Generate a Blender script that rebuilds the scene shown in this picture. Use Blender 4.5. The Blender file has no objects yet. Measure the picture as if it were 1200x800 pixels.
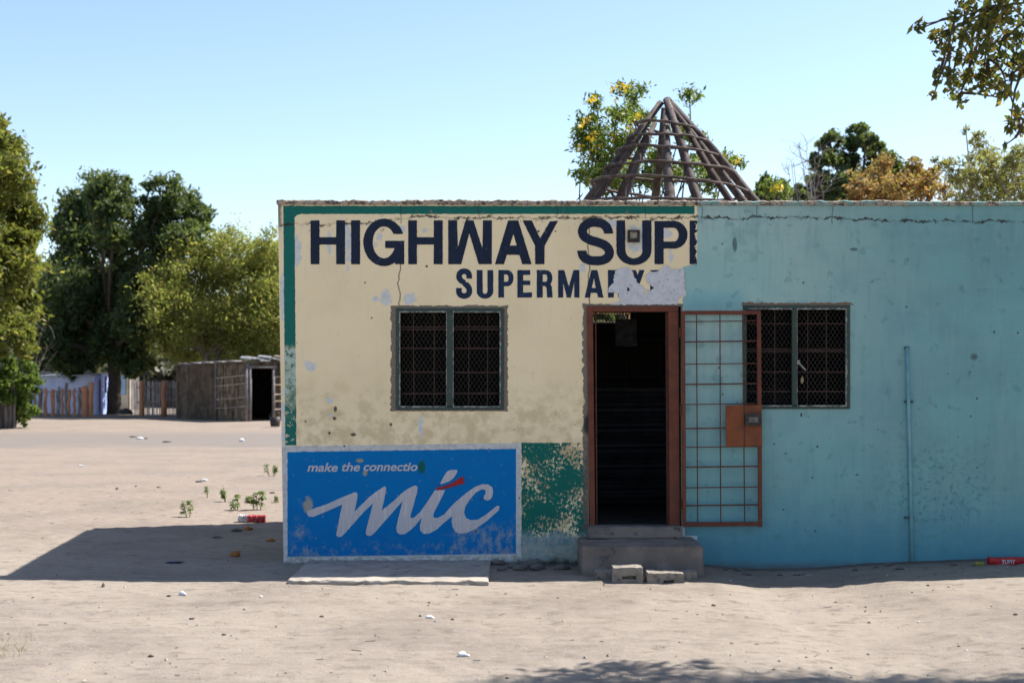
import bpy, math, random
import numpy as np
from mathutils import Vector, Matrix, noise as mnoise
R = math.radians
random.seed(7)
scene = bpy.context.scene
C = scene.collection

# ------------------------------------------------------------------ camera, sky, sun, exposure
cd = bpy.data.cameras.new('camera'); cam = bpy.data.objects.new('camera', cd); C.objects.link(cam)
cam.location = (0, 0, 1.8); cam.rotation_euler = (R(90), 0, 0)
cd.sensor_width = 36; cd.lens = 50; cd.shift_y = 0.0292
cd.clip_start = 0.1; cd.clip_end = 6000
cd.dof.use_dof = True; cd.dof.focus_distance = 13.3; cd.dof.aperture_fstop = 2.6
scene.camera = cam

SUN = Vector((2.28, 1.1, 3.4)).normalized()          # towards the sun
el = math.asin(SUN.z); az = math.atan2(SUN.x, SUN.y)
w = bpy.data.worlds.new("World"); scene.world = w; w.use_nodes = True
nt = w.node_tree; bg = nt.nodes['Background']
sky = nt.nodes.new('ShaderNodeTexSky'); sky.sky_type = 'NISHITA'; sky.sun_disc = False
sky.sun_elevation = el; sky.sun_rotation = az
sky.altitude = 900; sky.air_density = 1.0; sky.dust_density = 1.2; sky.ozone_density = 1.0
nt.links.new(sky.outputs[0], bg.inputs[0]); bg.inputs[1].default_value = 0.103
sl = bpy.data.lights.new('sun', 'SUN'); sl.energy = 5.0; sl.angle = R(0.53); sl.color = (1.0, 0.955, 0.89)
so = bpy.data.objects.new('sun', sl); C.objects.link(so)
so.rotation_euler = SUN.to_track_quat('Z', 'Y').to_euler(); so.location = (0, 0, 30)
vs = scene.view_settings
vs.view_transform = 'Standard'; vs.look = 'None'; vs.exposure = 1.12; vs.gamma = 1.0; vs.use_curve_mapping = False

# ------------------------------------------------------------------ numbers of the place
F = 1666.7; D = 13.3; S = F / D            # facade plane at y = D, S marks per metre
BX, BY = 1.3, D                            # the shop's base point
def fx(u): return (u - 600.0) / S
def fz(v): return 1.8 + (435.0 - v) / S
def at(u, v, d):                            # a point of the place at distance d
    return Vector(((u - 600.0) / F * d, d, 1.8 + (435.0 - v) / F * d))
def gd(v): return F * 1.8 / (v - 435.0)    # distance of flat ground seen at mark v

# ------------------------------------------------------------------ numpy noise
_rs = np.random.RandomState(3)
_LAT = _rs.rand(256, 256)
def vnoise(x, y):
    xi = np.floor(x).astype(int); yi = np.floor(y).astype(int)
    xf = x - xi; yf = y - yi
    xf = xf * xf * (3 - 2 * xf); yf = yf * yf * (3 - 2 * yf)
    g = lambda a, b: _LAT[a & 255, b & 255]
    return (g(xi, yi) * (1 - xf) + g(xi + 1, yi) * xf) * (1 - yf) + (g(xi, yi + 1) * (1 - xf) + g(xi + 1, yi + 1) * xf) * yf
def fnoise(x, y, o=4):
    t = 0; a = 1; s = 0
    for i in range(o):
        t = t + a * vnoise(x * 2 ** i + 17.3 * i, y * 2 ** i + 9.1 * i); s += a; a *= .5
    return t / s
def sst(a, b, x):
    t = np.clip((x - a) / (b - a), 0, 1); return t * t * (3 - 2 * t)

# ------------------------------------------------------------------ object helpers
LOC = {}
def tag(o, label=None, cat=None, group=None, kind=None):
    if label: o['label'] = label
    if cat: o['category'] = cat
    if group: o['group'] = group
    if kind: o['kind'] = kind
    return o
def thing(name, loc, label, cat, group=None):
    o = bpy.data.objects.new(name, None); C.objects.link(o)
    o.location = loc; o.empty_display_size = .2; LOC[o.name] = Vector(loc)
    return tag(o, label, cat, group)
def link(name, me, mat, parent=None, base=None):
    o = bpy.data.objects.new(name, me); C.objects.link(o)
    if mat is not None:
        for m_ in (mat if isinstance(mat, (list, tuple)) else [mat]): me.materials.append(m_)
    if parent is not None:
        o.parent = parent; base = LOC[parent.name]
    if base is not None:
        b = Vector(base); LOC[o.name] = b
        me.transform(Matrix.Translation(-b))
        if parent is None: o.location = b
    else: LOC[o.name] = Vector((0, 0, 0))
    return o
class MB:
    def __init__(s): s.v = []; s.f = []; s.mi = []; s.smooth = False
    def add(s, vs_, fs, mi=0):
        n = len(s.v); s.v += [tuple(p) for p in vs_]; s.f += [tuple(i + n for i in f) for f in fs]; s.mi += [mi] * len(fs)
    def box(s, a, b, mi=0):
        x0, y0, z0 = a; x1, y1, z1 = b
        s.add([(x0,y0,z0),(x1,y0,z0),(x1,y1,z0),(x0,y1,z0),(x0,y0,z1),(x1,y0,z1),(x1,y1,z1),(x0,y1,z1)],
              [(0,3,2,1),(4,5,6,7),(0,1,5,4),(1,2,6,5),(2,3,7,6),(3,0,4,7)], mi)
    def hexa(s, p, mi=0):                                # 8 points: bottom 4 then top 4
        s.add(p, [(0,3,2,1),(4,5,6,7),(0,1,5,4),(1,2,6,5),(2,3,7,6),(3,0,4,7)], mi)
    def bar(s, p0, p1, w_, d_=None, up=(0, 1, 0), mi=0):  # rectangular bar
        p0 = Vector(p0); p1 = Vector(p1); d_ = d_ or w_
        t = (p1 - p0).normalized(); u_ = Vector(up); a = t.cross(u_)
        if a.length < 1e-4: a = t.cross(Vector((1, 0, 0)))
        a.normalize(); b = a.cross(t).normalized()
        a *= w_ / 2; b *= d_ / 2
        s.add([p0-a-b, p0+a-b, p0+a+b, p0-a+b, p1-a-b, p1+a-b, p1+a+b, p1-a+b],
              [(0,3,2,1),(4,5,6,7),(0,1,5,4),(1,2,6,5),(2,3,7,6),(3,0,4,7)], mi)
    def tube(s, pts, rad, n=7, mi=0, cap=True, wob=0):
        pts = [Vector(p) for p in pts]
        if not isinstance(rad, (list, tuple)): rad = [rad] * len(pts)
        base = len(s.v); prev = None
        for i, p in enumerate(pts):
            t = (pts[min(i+1, len(pts)-1)] - pts[max(i-1, 0)]).normalized()
            if prev is None:
                prev = t.orthogonal().normalized()
            a = (prev - t * prev.dot(t)).normalized(); b = t.cross(a); prev = a
            for k in range(n):
                an = 2 * math.pi * k / n; rr = rad[i] * (1 + wob * (random.random() - .5))
                s.v.append(tuple(p + (a * math.cos(an) + b * math.sin(an)) * rr))
        for i in range(len(pts) - 1):
            for k in range(n):
                k2 = (k + 1) % n
                s.f.append((base+i*n+k, base+i*n+k2, base+(i+1)*n+k2, base+(i+1)*n+k)); s.mi.append(mi)
        if cap:
            s.f.append(tuple(base + k for k in reversed(range(n)))); s.mi.append(mi)
            e = base + (len(pts) - 1) * n; s.f.append(tuple(e + k for k in range(n))); s.mi.append(mi)
    def mesh(s, name, smooth=False):
        me = bpy.data.meshes.new(name); me.from_pydata(s.v, [], s.f)
        if any(s.mi): me.polygons.foreach_set('material_index', s.mi)
        if smooth: me.shade_smooth()
        me.update(); return me
    def build(s, name, mat, parent=None, base=None, smooth=False, bevel=0):
        o = link(name, s.mesh(name, smooth), mat, parent, base)
        if bevel:
            m = o.modifiers.new('bevel', 'BEVEL'); m.width = bevel; m.segments = 2; m.limit_method = 'ANGLE'
        return o
def np_mesh(name, V, Q):
    me = bpy.data.meshes.new(name)
    V = np.asarray(V, dtype=np.float32); Q = np.asarray(Q, dtype=np.int32)
    k = Q.shape[1]
    me.vertices.add(len(V)); me.vertices.foreach_set('co', V.ravel())
    me.loops.add(Q.size); me.loops.foreach_set('vertex_index', Q.ravel())
    me.polygons.add(len(Q)); me.polygons.foreach_set('loop_start', np.arange(len(Q), dtype=np.int32) * k)
    try: me.polygons.foreach_set('loop_total', np.full(len(Q), k, dtype=np.int32))
    except Exception: pass
    me.update(calc_edges=True); me.validate(); return me

# ------------------------------------------------------------------ shader expressions
class G:
    def __init__(s, name):
        s.m = bpy.data.materials.new(name); s.m.use_nodes = True
        s.t = s.m.node_tree; s.b = s.t.nodes['Principled BSDF']; s.out = s.t.nodes['Material Output']
        s.b.inputs['Specular IOR Level'].default_value = 0.25
        s.tc = s.t.nodes.new('ShaderNodeTexCoord')
    def L(s, a, b): s.t.links.new(a, b)
    def put(s, sock, v):
        if isinstance(v, (int, float)): sock.default_value = v
        elif isinstance(v, (tuple, list)):
            sock.default_value = tuple(v) + ((1,) if (len(v) == 3 and sock.type == 'RGBA') else ())
        elif isinstance(v, X): s.L(v.s, sock)
        else: s.L(v, sock)
    def m_(s, op, a, b=0.0, c=0.0, clamp=False):
        n = s.t.nodes.new('ShaderNodeMath'); n.operation = op; n.use_clamp = clamp
        s.put(n.inputs[0], a); s.put(n.inputs[1], b)
        if op in ('MULTIPLY_ADD', 'COMPARE', 'SMOOTH_MIN'): s.put(n.inputs[2], c)
        return X(s, n.outputs[0])
    def step(s, a, b, x, v0=0.0, v1=1.0):
        n = s.t.nodes.new('ShaderNodeMapRange'); n.interpolation_type = 'SMOOTHSTEP'
        if a > b: a, b, v0, v1 = b, a, v1, v0
        s.put(n.inputs[0], x); n.inputs[1].default_value = a; n.inputs[2].default_value = b
        n.inputs[3].default_value = v0; n.inputs[4].default_value = v1
        return X(s, n.outputs[0])
    def vec(s, x, y, z=0.0):
        n = s.t.nodes.new('ShaderNodeCombineXYZ'); s.put(n.inputs[0], x); s.put(n.inputs[1], y); s.put(n.inputs[2], z)
        return X(s, n.outputs[0])
    def sep(s, v):
        n = s.t.nodes.new('ShaderNodeSeparateXYZ'); s.put(n.inputs[0], v); return [X(s, o) for o in n.outputs]
    def noise(s, v, sc=1.0, det=4.0, rough=.55, dist=0.0):
        n = s.t.nodes.new('ShaderNodeTexNoise'); s.put(n.inputs['Vector'], v)
        n.inputs['Scale'].default_value = sc; n.inputs['Detail'].default_value = det
        n.inputs['Roughness'].default_value = rough; n.inputs['Distortion'].default_value = dist
        return X(s, n.outputs['Fac'])
    def voro(s, v, sc=1.0, feat='F1'):
        n = s.t.nodes.new('ShaderNodeTexVoronoi'); s.put(n.inputs['Vector'], v); n.feature = feat
        n.inputs['Scale'].default_value = sc; return X(s, n.outputs['Distance'])
    def wave(s, v, sc, dist=0, det=2, direction='X'):
        n = s.t.nodes.new('ShaderNodeTexWave'); s.put(n.inputs['Vector'], v); n.bands_direction = direction
        n.inputs['Scale'].default_value = sc; n.inputs['Distortion'].default_value = dist; n.inputs['Detail'].default_value = det
        return X(s, n.outputs['Fac'])
    def mix(s, a, b, f):
        n = s.t.nodes.new('ShaderNodeMix'); n.data_type = 'RGBA'
        s.put(n.inputs[0], f); s.put(n.inputs[6], a); s.put(n.inputs[7], b); return X(s, n.outputs[2])
    def bump(s, h, strength=.4, dist=.01):
        n = s.t.nodes.new('ShaderNodeBump'); n.inputs['Strength'].default_value = strength
        n.inputs['Distance'].default_value = dist; s.put(n.inputs['Height'], h)
        s.L(n.outputs[0], s.b.inputs['Normal'])
    def col(s, c): s.put(s.b.inputs['Base Color'], c)
    def rough(s, r): s.put(s.b.inputs['Roughness'], r)
    @property
    def obj(s): return s.tc.outputs['Object']
class X:
    def __init__(s, g, sock): s.g = g; s.s = sock
    def __add__(a, b): return a.g.m_('ADD', a, b)
    __radd__ = __add__
    def __sub__(a, b): return a.g.m_('SUBTRACT', a, b)
    def __rsub__(a, b): return a.g.m_('SUBTRACT', b, a)
    def __mul__(a, b): return a.g.m_('MULTIPLY', a, b)
    __rmul__ = __mul__
    def __truediv__(a, b): return a.g.m_('DIVIDE', a, b)
    def abs(a): return a.g.m_('ABSOLUTE', a)
    def max(a, b): return a.g.m_('MAXIMUM', a, b)
    def min(a, b): return a.g.m_('MINIMUM', a, b)

def mat(name, c1, c2=None, sc=6, rough=.85, bump=.3, bdist=.01, det=5, c3=None, stretch=(1, 1, 1), bsc=None, spec=None, lo=.4, hi=.62):
    g = G(name); c2 = c2 or tuple(x * .75 for x in c1)
    v = g.obj
    if stretch != (1, 1, 1):
        x, y, z = g.sep(v); v = g.vec(x * stretch[0], y * stretch[1], z * stretch[2])
    n = g.noise(v, sc, det)
    c = g.mix(c1, c2, g.step(lo, hi, n))
    if c3: c = g.mix(c, c3, g.step(.58, .66, g.noise(v, sc * 2.3, 6, .65)))
    g.col(c); g.rough(rough)
    if spec is not None: g.b.inputs['Specular IOR Level'].default_value = spec
    if bump: g.bump(g.noise(v, bsc or sc * 3, 5, .6), bump, bdist)
    return g.m
def leafmat(name, c1, c2, c3=None, f3=.15, trans=.35, rough=.5):
    g = G(name)
    geo = g.t.nodes.new('ShaderNodeNewGeometry'); r = X(g, geo.outputs['Random Per Island'])
    c = g.mix(c1, c2, r)
    nz = g.noise(g.obj, .9, 2); c = g.mix(c, tuple(x * .7 for x in c1), g.step(.45, .65, nz) * .6)
    if c3: c = g.mix(c, c3, g.step(1 - f3, 1 - f3 + .02, g.m_('FRACT', r * 7.31)))
    g.col(c); g.rough(rough); g.b.inputs['Specular IOR Level'].default_value = .3
    tr = g.t.nodes.new('ShaderNodeBsdfTranslucent')
    c_t = g.mix(c, (.34, .38, .03), .30); g.put(tr.inputs[0], c_t)
    mx = g.t.nodes.new('ShaderNodeMixShader'); mx.inputs[0].default_value = trans
    g.L(g.b.outputs[0], mx.inputs[1]); g.L(tr.outputs[0], mx.inputs[2]); g.L(mx.outputs[0], g.out.inputs[0])
    return g.m

# ------------------------------------------------------------------ ground
def ground_h(x, y):
    x = np.asarray(x, float); y = np.asarray(y, float)
    near = sst(34, 22, y)
    h = .055 * sst(2.8, 4.8, x) * near - .04 * sst(1.7, 2.2, x) * sst(3.4, 2.6, x) * near
    h = h + .02 * sst(-3.2, -5, x) * near + .006 * sst(-2.6, -1.8, x) * sst(1.9, 1.2, x)
    big = (fnoise(x * .22 + 31, y * .22 + 5, 3) - .5) * .05
    det = (fnoise(x * 1.6, y * 2.2, 3) - .5) * .024 * near
    fine = (fnoise(x * 8 + 50, y * 9 + 3, 3) - .5) * .015 * sst(26, 15, y)
    # trodden dents: one foot-sized hollow with a soft rim in most cells of a loose lattice
    for (cs, ox, oy) in ((.47, 0, 0), (.61, .2, .37)):
        cx_ = np.floor(x / cs + ox).astype(int); cy_ = np.floor(y / cs + oy).astype(int)
        r1 = _LAT[cx_ & 255, cy_ & 255]; r2 = _LAT[(cx_ + 91) & 255, (cy_ + 37) & 255]; r3 = _LAT[(cx_ + 13) & 255, (cy_ + 151) & 255]
        px = (cx_ + .3 + .4 * r1 - ox) * cs; py = (cy_ + .3 + .4 * r2 - oy) * cs
        an = r3 * 6.28; dx = (x - px) * np.cos(an) + (y - py) * np.sin(an); dy = -(x - px) * np.sin(an) + (y - py) * np.cos(an)
        q = (dx / .105) ** 2 + (dy / .055) ** 2
        fine = fine + (-.009 * np.exp(-q) + .003 * np.exp(-((np.sqrt(q) - 1.5) / .35) ** 2)) * (r3 > .3) * near
    # old wheel tracks running past the shop
    trk = 0
    for yt in (9.15, 9.75, 11.1, 10.55):
        dd = y - (yt + .12 * np.sin(x * .35 + yt) + .02 * x)
        trk = trk - .017 * np.exp(-(dd / .085) ** 2) * (.3 + .7 * vnoise(x * 1.1 + yt * 9, y * 0 + 3)) + .007 * np.exp(-((np.abs(dd) - .17) / .06) ** 2)
    damp = 1 - .8 * sst(13.0, 13.25, y) * sst(18.5, 17.4, y) * sst(-3, -2.2, x)
    return h + (big * near + det + fine + trk) * damp + (1 - near) * (fnoise(x * .05, y * .05, 3) - .5) * .12 * sst(34, 60, y)
def gh(x, y): return float(ground_h(x, y))
def grow(start, stop, first, k):
    r = []; a = start; s_ = first
    while a < stop: a += s_; s_ *= k; r.append(a)
    return r
xs = list(np.arange(-7.5, 6.0, .035)); xr = grow(6.0, 3000, .05, 1.11); xl = [-7.5 - (v - 6.0) - .001 for v in xr]
xs = np.array(sorted(xl + xs + xr))
ys = np.array(sorted([-x_ for x_ in grow(-6.0, 3000, .15, 1.2)] + list(np.arange(6.05, 14.2, .03)) + grow(14.2, 60, .04, 1.008) + grow(61, 4000, .5, 1.12)))
gx, gy = np.meshgrid(xs, ys)
V = np.stack([gx, gy, ground_h(gx, gy)], -1).reshape(-1, 3)
nx, ny = len(xs), len(ys)
I = np.arange(nx * ny).reshape(ny, nx)
Q = np.stack([I[:-1, :-1], I[:-1, 1:], I[1:, 1:], I[1:, :-1]], -1).reshape(-1, 4)
def m_sand():
    g = G('sand'); v = g.obj
    x, y, z = g.sep(v)
    n1 = g.noise(v, .7, 5); n2 = g.noise(g.vec(x * 5, y * 9, z), 1.0, 6, .6); n3 = g.noise(v, 140, 3)
    c = g.mix((.272, .232, .190), (.245, .198, .160), g.step(11.5, 19, y + (n1 - .5) * 9))
    c = g.mix(c, (.190, .158, .132), g.step(.40, .65, n1) * .7)
    c = g.mix(c, (.155, .126, .103), g.step(.53, .66, n2) * .6)
    c = g.mix(c, (.285, .25, .215), g.step(.50, .30, n2) * .45)
    c = g.mix(c, (.13, .108, .092), g.step(.58, .70, n3) * .5)
    c = g.mix(c, (.15, .122, .10), g.step(.55, .68, g.noise(g.vec(x * 13, y * 15, z), 1.0, 5, .7)) * .55)
    c = g.mix(c, (.32, .28, .24), g.step(.44, .34, g.noise(g.vec(x * 17, y * 19, z), 1.0, 4, .7)) * .5)
    # greyer packed track far back on the left
    tr = g.step(34, 36.5, y + n1 * 3) * g.step(45, 41.5, y + n1 * 3)
    c = g.mix(c, (.165, .147, .135), tr * .7)
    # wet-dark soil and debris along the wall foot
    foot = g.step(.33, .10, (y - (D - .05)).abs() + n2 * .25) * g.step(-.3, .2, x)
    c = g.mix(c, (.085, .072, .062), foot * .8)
    # grains and bits of dung and charcoal
    sp = g.step(.055, .035, g.voro(v, 3.1)) * g.step(.5, .62, g.noise(v, .5, 2))
    c = g.mix(c, (.08, .065, .055), sp)
    g.col(c); g.rough(.95); g.b.inputs['Specular IOR Level'].default_value = .1
    g.bump(g.noise(g.vec(x * 16, y * 20, z), 1, 7, .75) + g.noise(v, 70, 3, .7) * .5, .75, .02)
    return g.m
M_sand = m_sand()
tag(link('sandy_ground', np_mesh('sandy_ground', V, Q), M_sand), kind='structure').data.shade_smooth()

# ------------------------------------------------------------------ signed-distance paint shapes (u, v on the wall)
def poly_sd(U, Vv, P):
    P = np.array(P, float); n = len(P); dmin = np.full(U.shape, 1e9); inside = np.zeros(U.shape, bool)
    for i in range(n):
        a = P[i]; b = P[(i + 1) % n]; ex, ey = b - a
        wx = U - a[0]; wy = Vv - a[1]; L2 = ex * ex + ey * ey + 1e-12
        t = np.clip((wx * ex + wy * ey) / L2, 0, 1)
        dmin = np.minimum(dmin, (wx - ex * t) ** 2 + (wy - ey * t) ** 2)
        c = ((a[1] > Vv) != (b[1] > Vv))
        if ey != 0: inside ^= c & (U < (b[0] - a[0]) * (Vv - a[1]) / ey + a[0])
    d = np.sqrt(dmin); return np.where(inside, -d, d)
def rct(x0, y0, x1, y1): return ('p', [(x0, y0), (x1, y0), (x1, y1), (x0, y1)])
def band(cx, cy, ro, ri, a0, a1, n=28):               # arc band between two ellipses
    o = []; i_ = []
    for k in range(n + 1):
        a = R(a0 + (a1 - a0) * k / n)
        o.append((cx + ro[0] * math.cos(a), cy + ro[1] * math.sin(a)))
        i_.append((cx + ri[0] * math.cos(a), cy + ri[1] * math.sin(a)))
    return ('p', o + i_[::-1])
def catmull(P, n=6, closed=False):
    out = []; m = len(P)
    for i in range(m if closed else m - 1):
        p = [np.array(P[(i + k) % m] if closed else P[min(max(i + k, 0), m - 1)], float) for k in (-1, 0, 1, 2)]
        for j in range(n):
            t = j / n
            out.append(tuple(.5 * ((2*p[1]) + (-p[0]+p[2])*t + (2*p[0]-5*p[1]+4*p[2]-p[3])*t*t + (-p[0]+3*p[1]-3*p[2]+p[3])*t**3)))
    if not closed: out.append(tuple(P[-1]))
    return out
def stroke_poly(P, hw):
    c = np.array(catmull(P, 6)); t = np.gradient(c, axis=0); t /= np.linalg.norm(t, axis=1)[:, None]
    nrm = np.stack([-t[:, 1], t[:, 0]], 1) * hw
    return ('p', [tuple(a) for a in c + nrm] + [tuple(a) for a in (c - nrm)[::-1]])
def chaikin(P, k=1):
    for _ in range(k):
        o = []
        for i in range(len(P)):
            a = P[i]; b = P[(i + 1) % len(P)]
            o += [(a[0]*.75+b[0]*.25, a[1]*.75+b[1]*.25), (a[0]*.25+b[0]*.75, a[1]*.25+b[1]*.75)]
        P = o
    return P
def paint_shape(name, adds, subs, m, parent, y, cell=.5, rag=.25, ragsc=.35, seed=0, extra=None):
    pts = np.array([p for a in adds for p in a[1]])
    u0, v0 = pts.min(0) - 2; u1, v1 = pts.max(0) + 2
    us = np.arange(u0, u1, cell); vs_ = np.arange(v0, v1, cell); U, W = np.meshgrid(us, vs_)
    sd = np.full(U.shape, 1e9)
    for a in adds: sd = np.minimum(sd, poly_sd(U, W, a[1]))
    for a in subs: sd = np.maximum(sd, -poly_sd(U, W, a[1]))
    sd = sd + (fnoise(U * ragsc + seed, W * ragsc + seed * 3, 3) - .5) * 2 * rag
    if extra is not None: sd = extra(U, W, sd)
    verts = []; faces = []; cache = {}
    def pt(u, v):
        k = (round(u, 3), round(v, 3))
        if k not in cache: cache[k] = len(verts); verts.append((fx(u), y, fz(v)))
        return cache[k]
    ins = sd < 0
    ny_, nx_ = sd.shape
    for j in range(ny_ - 1):
        i = 0; row = ins[j]; row2 = ins[j + 1]
        while i < nx_ - 1:
            q = (row[i], row[i+1], row2[i+1], row2[i])
            if all(q):
                s_ = i
                while i < nx_ - 1 and row[i] and row[i+1] and row2[i+1] and row2[i]: i += 1
                faces.append((pt(us[s_], vs_[j+1]), pt(us[i], vs_[j+1]), pt(us[i], vs_[j]), pt(us[s_], vs_[j])))
                continue
            if any(q):
                cr = [(i, j), (i+1, j), (i+1, j+1), (i, j+1)]; pl = []
                for k in range(4):
                    a = cr[k]; b = cr[(k + 1) % 4]; da = sd[a[1], a[0]]; db = sd[b[1], b[0]]
                    if da < 0: pl.append(pt(us[a[0]], vs_[a[1]]))
                    if (da < 0) != (db < 0):
                        t = da / (da - db)
                        pl.append(pt(us[a[0]] + (us[b[0]] - us[a[0]]) * t, vs_[a[1]] + (vs_[b[1]] - vs_[a[1]]) * t))
                pl = list(dict.fromkeys(pl))
                if len(pl) >= 3: faces.append(tuple(reversed(pl)))
            i += 1
    me = bpy.data.meshes.new(name); me.from_pydata(verts, [], faces); me.update()
    return link(name, me, m, parent)
# ------------------------------------------------------------------ the shop
shop = thing('shop_building', (BX, BY, 0), 'flat roofed shop, cream left half and turquoise right half, under hand painted lettering', 'building')
BEIGE = (.88, .71, .45); BEIGE2 = (.83, .665, .415)
TEAL = (.170, .335, .345)
def m_wall():
    g = G('painted_plaster'); x, y, z = g.sep(g.obj)
    u = (x + BX) * S + 600.0; v = (1.8 - z) * S + 435.0
    P = g.vec(u, v)                                   # wall marks
    nA = g.noise(P, .012, 4); nB = g.noise(P, .05, 5, .6); nC = g.noise(P, .16, 5, .65); nD = g.noise(P, .55, 4, .7)
    nH = g.noise(g.vec(u * .11, v * .09), 1.0, 7, .72)
    nE = g.noise(g.vec(u * .25, v * .02), 1.0, 4)      # vertical streaks
    def box(u0, u1, v0, v1, uu=u, vv=v, s=.5):
        return g.step(u0 - s, u0 + s, uu) * g.step(u1 + s, u1 - s, uu) * g.step(v0 - s, v0 + s, vv) * g.step(v1 + s, v1 - s, vv)
    def spot(cu, cv, ru, rv, soft=.25, k=.9, nn=None):
        nn = nn or nB
        a = (u - cu) * (1.0 / ru); b = (v - cv) * (1.0 / rv)
        return g.step(1 + soft, 1 - soft, g.m_('SQRT', a * a + b * b) + (nn - .5) * (2 * k) )
    u1 = u + (nC - .5) * 2.2; v1 = v + (nC - .5) * 2.2      # hand-painted edges
    # cream
    c = g.mix(BEIGE, BEIGE2, g.step(.4, .62, nA))
    c = g.mix(c, (.87, .69, .39), g.step(.5, .72, nB) * .5)
    c = g.mix(c, (.76, .62, .42), g.step(.55, .7, nE) * .35)
    low = g.step(440, 515, v + nB * 30)
    c = g.mix(c, (.46, .35, .19), low * g.step(.42, .62, nB) * .5)
    c = g.mix(c, (.25, .19, .12), low * g.step(.61, .70, nC) * .5)
    # plaster repairs and bleached bits
    pal = 0.0
    for a in ((386, 285, 2.5, 13), (408, 286, 3.6, 24), (445, 277, 3.2, 5), (440, 287, 2.5, 3.5), (348, 292, 5, 17), (452, 349, 6, 9), (480, 350, 7, 6),
              (363, 429, 7, 6), (387, 469, 4, 3), (388, 486, 5, 1.2), (470, 268, 5, 5), (497, 270, 3.5, 4), (683, 314, 4, 5), (786, 301, 3, 7), (440, 350, 4, 3),
              (748, 281, 14, 15), (778, 272, 8, 7), (716, 262, 6, 5), (335, 300, 3, 30), (332, 560, 3, 100), (493, 500, 3, 12), (331, 345, 3, 25)):
        m = spot(*a, .15, 1.7, nH); pal = m if isinstance(pal, float) else pal.max(m)
    c = g.mix(c, g.mix((.60, .60, .60), (.46, .54, .57), g.step(.45, .6, nC)), pal * .85)
    # green border: upright on the left and along the top
    r_in = g.m_('SQRT', (353.0 - u1).max(0.0) * (353.0 - u1).max(0.0) + (260.0 - v1).max(0.0) * (260.0 - v1).max(0.0))
    inner = g.step(8.4, 9.2, r_in)
    up = g.step(331.5, 332.3, u1 - (v - 240) * .008) * g.step(345.5, 344.8, u1 - (v - 240) * .008) * g.step(240.2, 241, v1) * g.step(522, 521, v1)
    corner = box(332, 353, 241, 260, u1, v1) * inner
    fade = g.step(402, 412, v + (nC - .5) * 10) * g.step(492, 440, v + (nB - .5) * 110)
    fleck = g.step(.56, .62, nC) * g.step(440, 500, v)
    c = g.mix(c, (.36, .50, .47), up * fade * g.step(.30, .55, nC) * .8)
    up = up * (1.0 - fade * g.step(.34, .56, nC) * .9) * (1.0 - fleck * .8)
    top = box(332, 814, 241.2, 250.8, u1, v1)
    GREEN = g.mix((.012, .150, .115), (.018, .125, .105), nB)
    c = g.mix(c, GREEN, up.max(corner).max(top))
    # flaking green panel beside the door
    gp = box(611, 689, 518.5, 640, u1, v + (nB - .5) * 3)
    th = .5 + g.step(645, 690, u - (v - 520) * .32) * -.09 + g.step(618, 650, v) * -.10
    nF = g.noise(g.vec(u * .30, v * .22), 1.0, 8, .78); nG = g.noise(P, .028, 3)
    gp = gp * g.step(-.012, .012, th + .065 + (nG - .5) * -.5 - nF)
    c = g.mix(c, (.45, .33, .19), box(611, 689, 519, 640, u1, v1) * g.step(.4, .6, nB) * .8)
    c = g.mix(c, g.mix((.008, .135, .098), (.012, .10, .085), nB), gp)
    # foot of the wall: washed-out greys under the panels
    wash = box(560, 692, 624, 668, u, v + (nB - .5) * 26, 6)
    c = g.mix(c, g.mix((.26, .30, .29), (.13, .24, .28), g.step(.42, .6, nC)), wash * .85)
    # the blue painted sign and its white border
    vt = v1 + (u - 336) * .014
    wb = box(329, 610.5, 522.5, 661, u1, vt)
    bl = box(336.8, 604.8, 529.2, 652.2, u1, vt)
    c = g.mix(c, g.mix((.56, .55, .54), (.44, .44, .42), g.step(.4, .62, nC)), wb * g.step(.72, .66, nC))
    BLUE = g.mix((.002, .165, .445), (.003, .135, .375), nB)
    c = g.mix(c, BLUE, bl)
    st = g.noise(g.vec(u * .11, v * .07), 1.0, 8, .75)
    wear = g.step(.0, 1.0, g.step(600, 650, v) * .62 + spot(575, 640, 45, 36, .6, .5) * .55 + spot(352, 610, 12, 60, .6, .4) * .45 + g.step(595, 606, u) * .35)
    c = g.mix(c, g.mix((.26, .30, .31), (.36, .35, .30), nC), bl * g.step(.55, .74, st + wear * .12) * g.step(.15, .95, wear) * .7)
    c = g.mix(c, (.40, .36, .26), bl * g.step(.70, .73, g.noise(g.vec(u * .35, v * .12), 1.0, 3)) * .8)
    c = g.mix(c, (.38, .32, .22), bl * spot(361, 592, 5, 10, .3, .8, nC) * .8)
    c = g.mix(c, (.30, .27, .18), bl * (spot(421, 539.5, 4, 2.2).max(spot(428, 554, 2.5, 3))))
    c = g.mix(c, (.01, .10, .09), bl * spot(494, 547, 4.2, 7.5, .2, .5))
    c = g.mix(c, (.01, .12, .14), bl * g.step(.6, .66, nC) * g.step(545, 532, v) * g.step(460, 480, u) * .7)
    c = g.mix(c, (.25, .27, .23), g.step(648, 655, v + (nB - .5) * 8) * g.step(612, 606, u) * g.step(.40, .62, nC) * .7)
    # turquoise right part
    ub = 817.0 + (nC - .5) * 7 + g.step(308, 313, v + (nB - .5) * 6) * -17.0
    tm = g.step(-.6, .6, u - ub)
    t = g.mix(TEAL, (.175, .37, .375), g.step(.4, .62, nA))
    bl_ = g.step(1150, 840, u) * g.step(600, 330, v)
    t = g.mix(t, (.37, .50, .46), bl_ * .95)
    t = g.mix(t, (.15, .31, .33), g.step(.45, .65, g.noise(P, .02, 3)) * .4)
    t = g.mix(t, (.26, .42, .41), g.step(.50, .62, g.noise(g.vec(u * .055, v * .007), 1.0, 4, .6)) * .20)
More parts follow.
